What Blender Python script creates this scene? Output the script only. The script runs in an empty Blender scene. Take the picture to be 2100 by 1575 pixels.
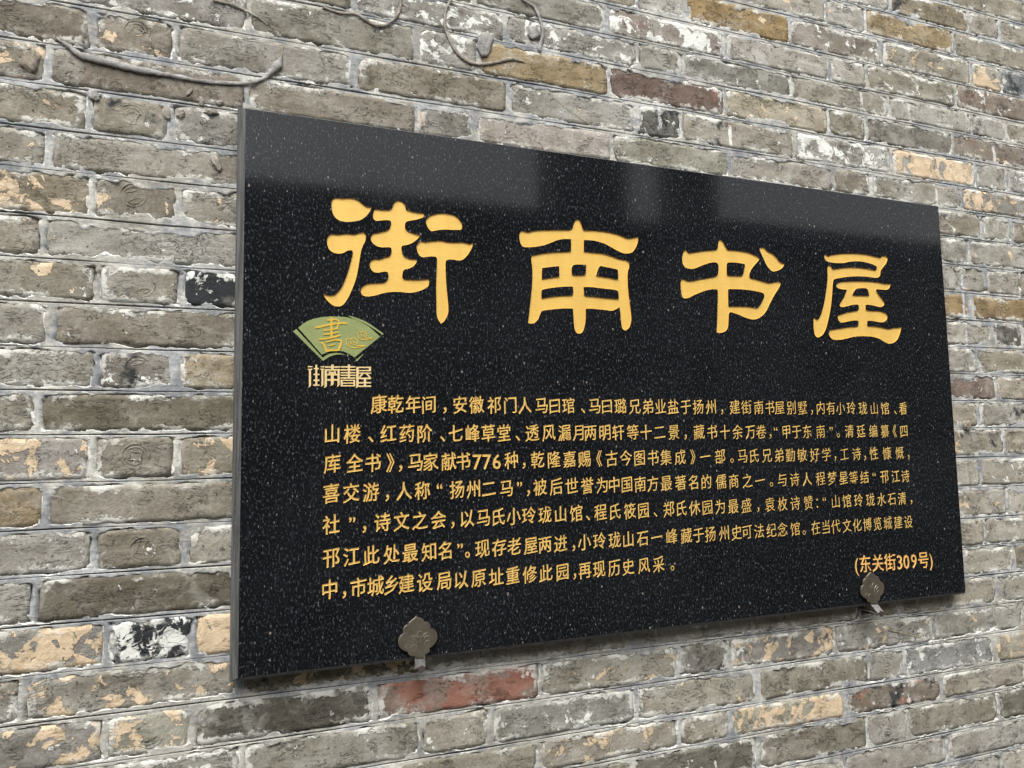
import bpy, bmesh, math, random
import numpy as np
from mathutils import Matrix, Vector, noise as mnoise

# ------------------------------------------------------------------ data (metres; x along the wall, z up, wall face at y = 0.03)
CAM_LOC = [-0.04324,-1.12872,0.29544]
PW = 1.3877
LINES = {-10: (1.474,1.474),-9: (1.414,1.414),-8: (1.354,1.354),-7: (1.293,1.293),-6: (1.233,1.233),-5: (1.171,1.171),-4: (1.108,1.106),-3: (1.052,1.045),-2: (0.998,0.989),-1: (0.929,0.931),0: (0.866,0.868),1: (0.807,0.811),2: (0.746,0.75),3: (0.689,0.688),4: (0.626,0.626),5: (0.567,0.566),6: (0.508,0.508),7: (0.448,0.448),8: (0.39,0.39),9: (0.331,0.332),10: (0.268,0.269),11: (0.208,0.204),12: (0.148,0.14),13: (0.087,0.081),14: (0.025,0.02),15: (-0.034,-0.043),16: (-0.095,-0.101),17: (-0.154,-0.164),18: (-0.208,-0.217),19: (-0.275,-0.28),20: (-0.335,-0.338),21: (-0.395,-0.4),22: (-0.455,-0.46)}
ROWS = {-10: [-0.6145,-0.5145,-0.2549,0.0017,0.261,0.361,0.6206,0.8772,1.1365,1.2365,1.4961,1.7527,2.012,2.112,2.3716],-9: [-0.7125,-0.4525,-0.2024,-0.1,0.163,0.423,0.6731,0.7755,1.0385,1.2985,1.5486,1.651,1.914,2.174],-8: [-0.5982,-0.4982,-0.2386,0.018,0.2773,0.3773,0.6369,0.8935,1.1528,1.2528,1.5124,1.769,2.0283,2.1283,2.3879],-7: [-0.6949,-0.4349,-0.1848,-0.0824,0.1806,0.4406,0.6907,0.7931,1.0561,1.3224,1.5662,1.6678,1.9316,2.1916],-6: [-0.6008,-0.5008,-0.2412,0.0154,0.2747,0.3747,0.6343,0.8909,1.1392,1.2502,1.5128,1.7664,2.0257,2.1257,2.3853],-5: [-0.7017,-0.4417,-0.1916,-0.0892,0.1738,0.4338,0.6834,0.789,1.0409,1.2894,1.5612,1.6623,1.9248,2.1848],-4: [-0.6125,-0.5125,-0.2529,0.0037,0.263,0.363,0.6188,0.8777,1.1385,1.2425,1.5038,1.7547,2.014,2.114,2.3736],-3: [-0.7104,-0.4504,-0.2003,-0.0979,0.1605,0.4196,0.6813,0.7821,1.038,1.3004,1.5509,1.6617,1.9161,2.1761],-2: [-0.6174,-0.5174,-0.2578,0.0036,0.2634,0.3702,0.6196,0.8724,1.13,1.2304,1.4861,1.7498,2.0091,2.1091,2.3687],-1: [-0.7124,-0.4524,-0.2013,-0.096,0.1631,0.4231,0.6731,0.7708,1.0378,1.2976,1.5506,1.6519,1.9141,2.1741],0: [-0.6145,-0.5145,-0.2535,0.0017,0.2639,0.361,0.6206,0.8768,1.1342,1.2372,1.5011,1.7527,2.012,2.112,2.3716],1: [-0.7106,-0.4506,-0.2029,-0.1,0.1649,0.4249,0.675,0.7774,1.0404,1.3004,1.5577,1.6548,1.9159,2.1759],2: [-0.6035,-0.5035,-0.2497,0.0127,0.272,0.372,0.6316,0.8882,1.1475,1.2475,1.513,1.7637,2.0231,2.1231,2.3826],3: [-0.702,-0.442,-0.1956,-0.087,0.1735,0.4335,0.6836,0.786,1.049,1.309,1.5566,1.6702,1.9245,2.1845],4: [-0.6076,-0.5076,-0.2526,0.0086,0.2679,0.3679,0.6275,0.8841,1.1434,1.2434,1.5076,1.7596,2.0189,2.1189,2.3785],5: [-0.6959,-0.4359,-0.1858,-0.0805,0.1795,0.4395,0.6896,0.792,1.0551,1.3151,1.5651,1.6649,1.9305,2.1905],6: [-0.5995,-0.4995,-0.2402,0.0167,0.276,0.376,0.6356,0.8922,1.1515,1.2515,1.5114,1.7677,2.027,2.127,2.3866],7: [-0.6965,-0.4365,-0.1833,-0.0857,0.179,0.439,0.6891,0.7915,1.0545,1.3145,1.5646,1.667,1.93,2.19],8: [-0.6088,-0.5088,-0.2505,0.0074,0.2667,0.3667,0.6263,0.8829,1.1422,1.2422,1.5031,1.7584,2.0177,2.1177,2.3773],9: [-0.6958,-0.4358,-0.1867,-0.0833,0.1797,0.4397,0.6898,0.7922,1.0552,1.3152,1.5781,1.6677,1.9307,2.1907],10: [-0.6063,-0.5063,-0.2377,0.0099,0.2692,0.3691,0.6288,0.8853,1.1446,1.2447,1.4952,1.7609,2.0202,2.1202,2.3798],11: [-0.6873,-0.4273,-0.1814,-0.0686,0.1882,0.4482,0.6983,0.8007,1.0637,1.3237,1.5738,1.6762,1.9392,2.1992],12: [-0.6098,-0.5098,-0.2461,0.0064,0.2657,0.3657,0.6253,0.8819,1.1412,1.2412,1.4967,1.7574,2.0167,2.1167,2.3763],13: [-0.6778,-0.4178,-0.1638,-0.0571,0.1977,0.4577,0.7078,0.8102,1.0732,1.3332,1.5794,1.6857,1.9487,2.2087],14: [-0.6115,-0.5115,-0.2553,0.0047,0.264,0.364,0.6236,0.8802,1.1395,1.2395,1.518,1.7557,2.015,2.115,2.3746],15: [-0.6717,-0.4117,-0.1616,-0.055,0.1942,0.4596,0.7214,0.8276,1.0711,1.3289,1.5936,1.6918,1.9548,2.2148],16: [-0.6052,-0.5052,-0.2456,0.0081,0.2615,0.3731,0.6337,0.8868,1.1519,1.2455,1.5014,1.762,2.0213,2.1213,2.3809],17: [-0.6692,-0.4092,-0.1591,-0.0567,0.2063,0.4534,0.7164,0.8226,1.0864,1.3379,1.5918,1.6942,1.9572,2.2172],18: [-0.611,-0.5111,-0.2514,0.0051,0.2644,0.3644,0.624,0.8813,1.1384,1.2435,1.4989,1.7561,2.0154,2.1155,2.375],19: [-0.6696,-0.4096,-0.1595,-0.0571,0.2059,0.4659,0.716,0.8184,1.0782,1.3446,1.5915,1.6939,1.9569,2.2169],20: [-0.6145,-0.5145,-0.2549,0.0017,0.261,0.361,0.6206,0.8772,1.1365,1.2365,1.4961,1.7527,2.012,2.112,2.3716],21: [-0.7125,-0.4525,-0.2024,-0.1,0.163,0.423,0.6731,0.7755,1.0385,1.2985,1.5486,1.651,1.914,2.174]}
SPECIAL = [(-0.1223,0.1754,(0.24,0.22,0.185),0,0,0,0),(-0.1994,0.1803,(0.27,0.255,0.23),0,0.1,0,0),(-0.2745,0.897,(0.19,0.17,0.14),0,0,0,0),(-0.1472,0.9081,(0.24,0.215,0.18),0.25,0.05,0,0),(-0.0368,0.9072,(0.24,0.22,0.19),0,0.1,0,0),(-0.1334,0.8525,(0.22,0.195,0.165),0,0,0,0),(0.0674,0.9662,(0.17,0.165,0.155),0,0.15,0,0),(0.0824,0.8906,(0.27,0.255,0.23),0,0.1,0,0),(-0.0576,0.9522,(0.27,0.255,0.24),0,0.5,0,0),(-0.2762,0.8273,(0.27,0.25,0.22),0.35,0,0,0),(-0.2591,0.6527,(0.25,0.22,0.17),0.4,0,0,0),(-0.2548,0.302,(0.28,0.26,0.24),0.44,0.15,0,0),(-0.0423,0.5388,(0.03,0.03,0.032),0,0.6,0,1),(-0.0423,0.4206,(0.3,0.25,0.18),0.1,0,0,0),(-0.1326,0.3615,(0.17,0.155,0.12),0,0,0,0),(-0.145,0.4777,(0.235,0.215,0.18),0,0.1,0,0),(-0.2659,0.2433,(0.25,0.2,0.13),0,0,0,0),(-0.134,0.4219,(0.24,0.22,0.2),0,0.35,0,0.35),(-0.1327,0.1143,(0.14,0.125,0.1),0,0.1,0,0),(-0.2381,0.0559,(0.26,0.255,0.24),0.64,0,0,0),(-0.1083,0.0545,(0.24,0.245,0.25),0,0.7,0,0.7),(-0.032,0.0504,(0.3,0.27,0.23),0.78,0,0,0),(-0.153,-0.0015,(0.28,0.265,0.235),0.38,0,0,0),(-0.2342,-0.0632,(0.25,0.24,0.225),0.42,0.2,0,0),(-0.1086,-0.0681,(0.29,0.28,0.235),0.44,0.1,0,0),(0.0531,-0.0741,(0.1,0.093,0.08),0,0.12,0,0),(-0.0107,-0.1148,(0.27,0.26,0.235),0,0.45,0,0),(0.1786,-0.1229,(0.14,0.11,0.09),0,0.15,0.6,0),(0.0745,-0.0101,(0.17,0.16,0.12),0.45,0,0,0.2),(0.3155,-0.0731,(0.23,0.17,0.145),0,0.15,0.75,0),(0.5841,-0.0814,(0.27,0.255,0.22),0.15,0.15,0,0),(0.2367,-0.1212,(0.25,0.24,0.21),0,0.2,0,0),(0.4933,-0.1267,(0.25,0.25,0.23),0,0.35,0,0),(0.289,-0.1645,(0.24,0.225,0.19),0,0,0,0),(0.5808,-0.1778,(0.29,0.27,0.235),0.3,0.1,0,0),(0.7721,-0.0629,(0.18,0.17,0.155),0,0.1,0,0.3),(0.8849,-0.0669,(0.3,0.28,0.25),0.55,0.15,0,0),(1.0167,-0.0671,(0.22,0.21,0.2),0.5,0.15,0,0.1),(1.1366,-0.0706,(0.27,0.265,0.245),0.2,0.1,0,0),(1.2654,-0.0612,(0.27,0.26,0.24),0.25,0.35,0,0),(1.4491,-0.0594,(0.3,0.29,0.265),0.2,0.1,0,0),(0.9522,-0.1759,(0.3,0.28,0.23),0.72,0.1,0,0),(1.2099,-0.1896,(0.2,0.17,0.14),0,0.25,0.35,0.4),(1.0126,-0.1252,(0.235,0.22,0.185),0.05,0.1,0,0),(1.1949,-0.1259,(0.28,0.265,0.24),0,0.2,0,0),(1.3715,-0.127,(0.24,0.24,0.24),0,0.35,0,0),(1.4048,-0.2536,(0.25,0.235,0.2),0,0.05,0,0),(1.5418,-0.2458,(0.16,0.15,0.125),0,0.1,0,0),(0.788,-0.2359,(0.14,0.13,0.11),0,0.15,0,0),(0.9844,-0.2522,(0.2,0.185,0.155),0,0.1,0,0),(0.7939,-0.1213,(0.3,0.285,0.245),0.25,0.1,0,0),(0.9081,1.1363,(0.26,0.185,0.095),0.1,0.05,0,0.1),(1.3788,1.2055,(0.27,0.21,0.125),0.12,0,0,0),(1.4318,1.2536,(0.21,0.18,0.13),0.05,0.1,0,0.2),(1.1606,1.1478,(0.24,0.215,0.19),0,0.4,0,0),(0.7812,1.0814,(0.27,0.24,0.22),0,0.62,0.12,0),(1.0037,1.0766,(0.36,0.34,0.315),0,0.12,0,0),(1.1913,1.0788,(0.34,0.32,0.29),0,0.15,0,0),(1.3682,1.0875,(0.24,0.225,0.185),0,0.4,0,0),(1.611,1.1404,(0.3,0.28,0.24),0.6,0.2,0,0),(1.6994,1.14,(0.17,0.18,0.19),0,0.3,0,0.4),(0.905,1.0159,(0.21,0.205,0.185),0,0.1,0,0),(0.7971,0.9542,(0.14,0.1,0.085),0,0.1,0.22,0),(0.6877,0.9572,(0.14,0.1,0.085),0,0.1,0.22,0),(0.9963,0.9578,(0.34,0.305,0.24),0.15,0.1,0,0),(1.1818,0.9546,(0.2,0.185,0.145),0,0,0,0),(1.3471,0.9634,(0.2,0.19,0.17),0,0.05,0,0),(1.5295,0.9631,(0.21,0.18,0.155),0.1,0.15,0.2,0),(1.1685,0.9006,(0.3,0.29,0.275),0,0.72,0,0.1),(1.4169,0.8896,(0.27,0.265,0.25),0.74,0,0,0),(1.6202,1.0764,(0.19,0.155,0.13),0,0.3,0.2,0.2),(1.1864,0.8437,(0.2,0.18,0.15),0,0,0,0),(1.6855,0.9027,(0.32,0.31,0.3),0,0.6,0,0),(1.6223,0.8461,(0.27,0.26,0.24),0.45,0.15,0,0),(0.8028,0.8456,(0.28,0.26,0.23),0.1,0.2,0,0.1),(1.0479,0.9994,(0.25,0.235,0.2),0,0.1,0,0.1),(0.8845,0.9144,(0.3,0.28,0.245),0,0.2,0,0.3),(0.998,0.8512,(0.3,0.28,0.255),0.12,0.1,0,0),(1.3452,0.8303,(0.28,0.265,0.235),0.05,0.25,0,0),(0.5067,0.9654,(0.26,0.205,0.125),0.05,0.1,0,0),(0.3148,0.9678,(0.27,0.26,0.24),0,0.62,0,0.3),(0.3583,1.025,(0.25,0.24,0.225),0,0.5,0,0),(0.5558,1.0194,(0.26,0.25,0.235),0,0.45,0,0),(0.2858,0.899,(0.2,0.18,0.145),0,0.1,0,0),(0.5372,0.9055,(0.28,0.27,0.25),0.05,0.25,0,0),(0.7228,0.9002,(0.12,0.12,0.11),0,0.4,0,0.4),(0.3134,0.8419,(0.19,0.18,0.165),0,0.1,0,0),(0.4888,0.8454,(0.34,0.31,0.29),0.12,0.1,0,0),(0.1928,0.8399,(0.22,0.2,0.17),0,0.05,0,0),(0.6659,0.8459,(0.26,0.25,0.215),0,0.15,0,0),(0.1931,0.9589,(0.21,0.2,0.17),0,0.15,0,0),(0.5645,1.0851,(0.21,0.2,0.175),0,0.05,0,0),(0.7389,1.0283,(0.27,0.26,0.235),0,0.3,0,0),(1.4616,0.5912,(0.3,0.22,0.12),0.2,0.15,0,0),(1.5946,0.595,(0.27,0.2,0.115),0,0.1,0,0),(1.615,0.5376,(0.13,0.12,0.11),0,0.15,0,0.2),(1.474,0.4216,(0.2,0.16,0.14),0,0.15,0.3,0),(1.6144,0.6594,(0.33,0.31,0.28),0.1,0.35,0,0)]
STAMPS = [(-0.1504,0.7792),(-0.1458,0.6652),(-0.1471,0.9045),(-0.1324,0.5379),(-0.134,0.4219),(-0.1348,0.3017),(-0.1223,0.1754),(-0.1083,0.0551),(-0.1086,-0.0681),(1.1969,1.2055),(1.1913,1.0788),(1.1822,0.9599),(1.6093,1.0202),(0.7389,1.0283),(0.728,0.8981),(1.6144,0.6594),(1.6145,0.5332),(1.6183,0.4129),(1.1949,-0.1259),(1.1889,-0.2418)]
TEXT = [(0.373,0.3704,0.193,1.2481,[('康',0.193),('乾',0.2181),('年',0.2451),('间',0.2696),('，',0.2951),('安',0.3195),('徽',0.3467),('祁',0.376),('门',0.4034),('人',0.4286),('马',0.4577),('曰',0.4812),('琯',0.5058),('、',0.5327),('马',0.5545),('曰',0.5775),('璐',0.6036),('兄',0.6311),('弟',0.657),('业',0.6824),('盐',0.7081),('于',0.7342),('扬',0.7597),('州',0.7866),('，',0.8107),('建',0.8383),('街',0.8641),('南',0.8915),('书',0.917),('屋',0.9394),('别',0.9667),('墅',0.9932),('，',1.0154),('内',1.0367),('有',1.0618),('小',1.0859),('玲',1.1129),('珑',1.1427),('山',1.1717),('馆',1.1999),('、',1.2271),('看',1.2481)]),(0.3293,0.3256,0.1245,1.2468,[('山',0.1245),('楼',0.1533),('、',0.1806),('红',0.2068),('药',0.2351),('阶',0.263),('、',0.2908),('七',0.3119),('峰',0.3396),('草',0.3655),('堂',0.3917),('、',0.415),('透',0.4404),('风',0.4696),('漏',0.4975),('月',0.5224),('两',0.5449),('明',0.5723),('轩',0.5973),('等',0.6256),('十',0.6514),('二',0.6786),('景',0.7072),('，',0.7312),('藏',0.7596),('书',0.7874),('十',0.8146),('余',0.8423),('万',0.8703),('卷',0.8943),('，',0.9154),('“',0.9276),('甲',0.9524),('于',0.9764),('东',1.0018),('南',1.0335),('”',1.0597),('。',1.0766),('清',1.1046),('廷',1.1342),('编',1.1656),('纂',1.1961),('《',1.2219),('四',1.2468)]),(0.2862,0.2822,0.1246,1.2312,[('库',0.1246),('全',0.1569),('书',0.1841),('》',0.2096),('，',0.2251),('马',0.2483),('家',0.2718),('献',0.3004),('书',0.3239),('7',0.3462),('7',0.3623),('6',0.3786),('种',0.4033),('，',0.425),('乾',0.4488),('隆',0.478),('嘉',0.5052),('赐',0.5328),('《',0.5599),('古',0.5837),('今',0.6108),('图',0.6372),('书',0.6641),('集',0.6895),('成',0.7182),('》',0.7443),('一',0.7708),('部',0.8019),('。',0.8271),('马',0.8506),('氏',0.8765),('兄',0.905),('弟',0.9328),('勤',0.9587),('敏',0.9862),('好',1.0163),('学',1.0446),('，',1.0661),('工',1.0891),('诗',1.1197),('，',1.1407),('性',1.1633),('慷',1.1976),('慨',1.2312),('，',1.2548)]),(0.2436,0.2367,0.1233,1.2429,[('喜',0.1233),('交',0.1519),('游',0.1804),('，',0.205),('人',0.2301),('称',0.2585),('“',0.2852),('扬',0.3131),('州',0.3392),('二',0.3648),('马',0.3942),('”',0.4166),('，',0.4317),('被',0.452),('后',0.4804),('世',0.5083),('誉',0.5368),('为',0.5639),('中',0.5868),('国',0.611),('南',0.6365),('方',0.6614),('最',0.6885),('著',0.7172),('名',0.7432),('的',0.7706),('儒',0.8016),('商',0.8289),('之',0.8588),('一',0.8869),('。',0.9122),('与',0.9367),('诗',0.966),('人',0.9947),('程',1.0273),('梦',1.0556),('星',1.0832),('等',1.1088),('结',1.1359),('“',1.1609),('邗',1.1874),('江',1.2169),('诗',1.2429)]),(0.1991,0.1931,0.1234,1.2299,[('社',0.1234),('”',0.1534),('，',0.1711),('诗',0.1976),('文',0.2261),('之',0.2544),('会',0.2832),('，',0.3056),('以',0.329),('马',0.3553),('氏',0.3803),('小',0.4057),('玲',0.4315),('珑',0.4595),('山',0.487),('馆',0.515),('、',0.5363),('程',0.5597),('氏',0.5871),('筱',0.615),('园',0.6414),('、',0.6644),('郑',0.6915),('氏',0.7171),('休',0.7441),('园',0.7705),('为',0.7973),('最',0.8255),('盛',0.8541),('，',0.88),('袁',0.9062),('枚',0.935),('诗',0.9643),('赞',0.9951),('：',1.016),('“',1.0335),('山',1.0608),('馆',1.0884),('玲',1.1176),('珑',1.1473),('水',1.1762),('石',1.2029),('清',1.2299),('，',1.2547)]),(0.1522,0.1469,0.1236,1.2428,[('邗',0.1236),('江',0.1527),('此',0.181),('处',0.2112),('最',0.2391),('知',0.2676),('名',0.2927),('”',0.3167),('。',0.3284),('现',0.3529),('存',0.3802),('老',0.4056),('屋',0.4338),('两',0.4583),('进',0.4858),('，',0.5093),('小',0.5287),('玲',0.5564),('珑',0.5846),('山',0.6105),('石',0.6377),('一',0.6653),('峰',0.6954),('藏',0.7249),('于',0.7499),('扬',0.7743),('州',0.8031),('史',0.8303),('可',0.8526),('法',0.8794),('纪',0.9066),('念',0.9321),('馆',0.9612),('。',0.9817),('在',1.0093),('当',1.0338),('代',1.0574),('文',1.0849),('化',1.1103),('博',1.1361),('览',1.1623),('城',1.1887),('建',1.2156),('设',1.2428)]),(0.1079,0.1047,0.1216,0.6673,[('中',0.1216),('，',0.1423),('市',0.1625),('城',0.1873),('乡',0.2103),('建',0.233),('设',0.2612),('局',0.2907),('以',0.3184),('原',0.3459),('址',0.3746),('重',0.4022),('修',0.4311),('此',0.4589),('园',0.488),('，',0.5097),('再',0.5282),('现',0.554),('历',0.5821),('史',0.6088),('风',0.6387),('采',0.6673),('。',0.6944)])]
ADDRESS = [('(',1.1031,0.0745),('东',1.125,0.0741),('关',1.1567,0.0735),('街',1.1879,0.0729),('3',1.213,0.0724),('0',1.2306,0.0721),('9',1.2506,0.0717),('号',1.2764,0.0712),(')',1.2969,0.0708)]
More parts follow.
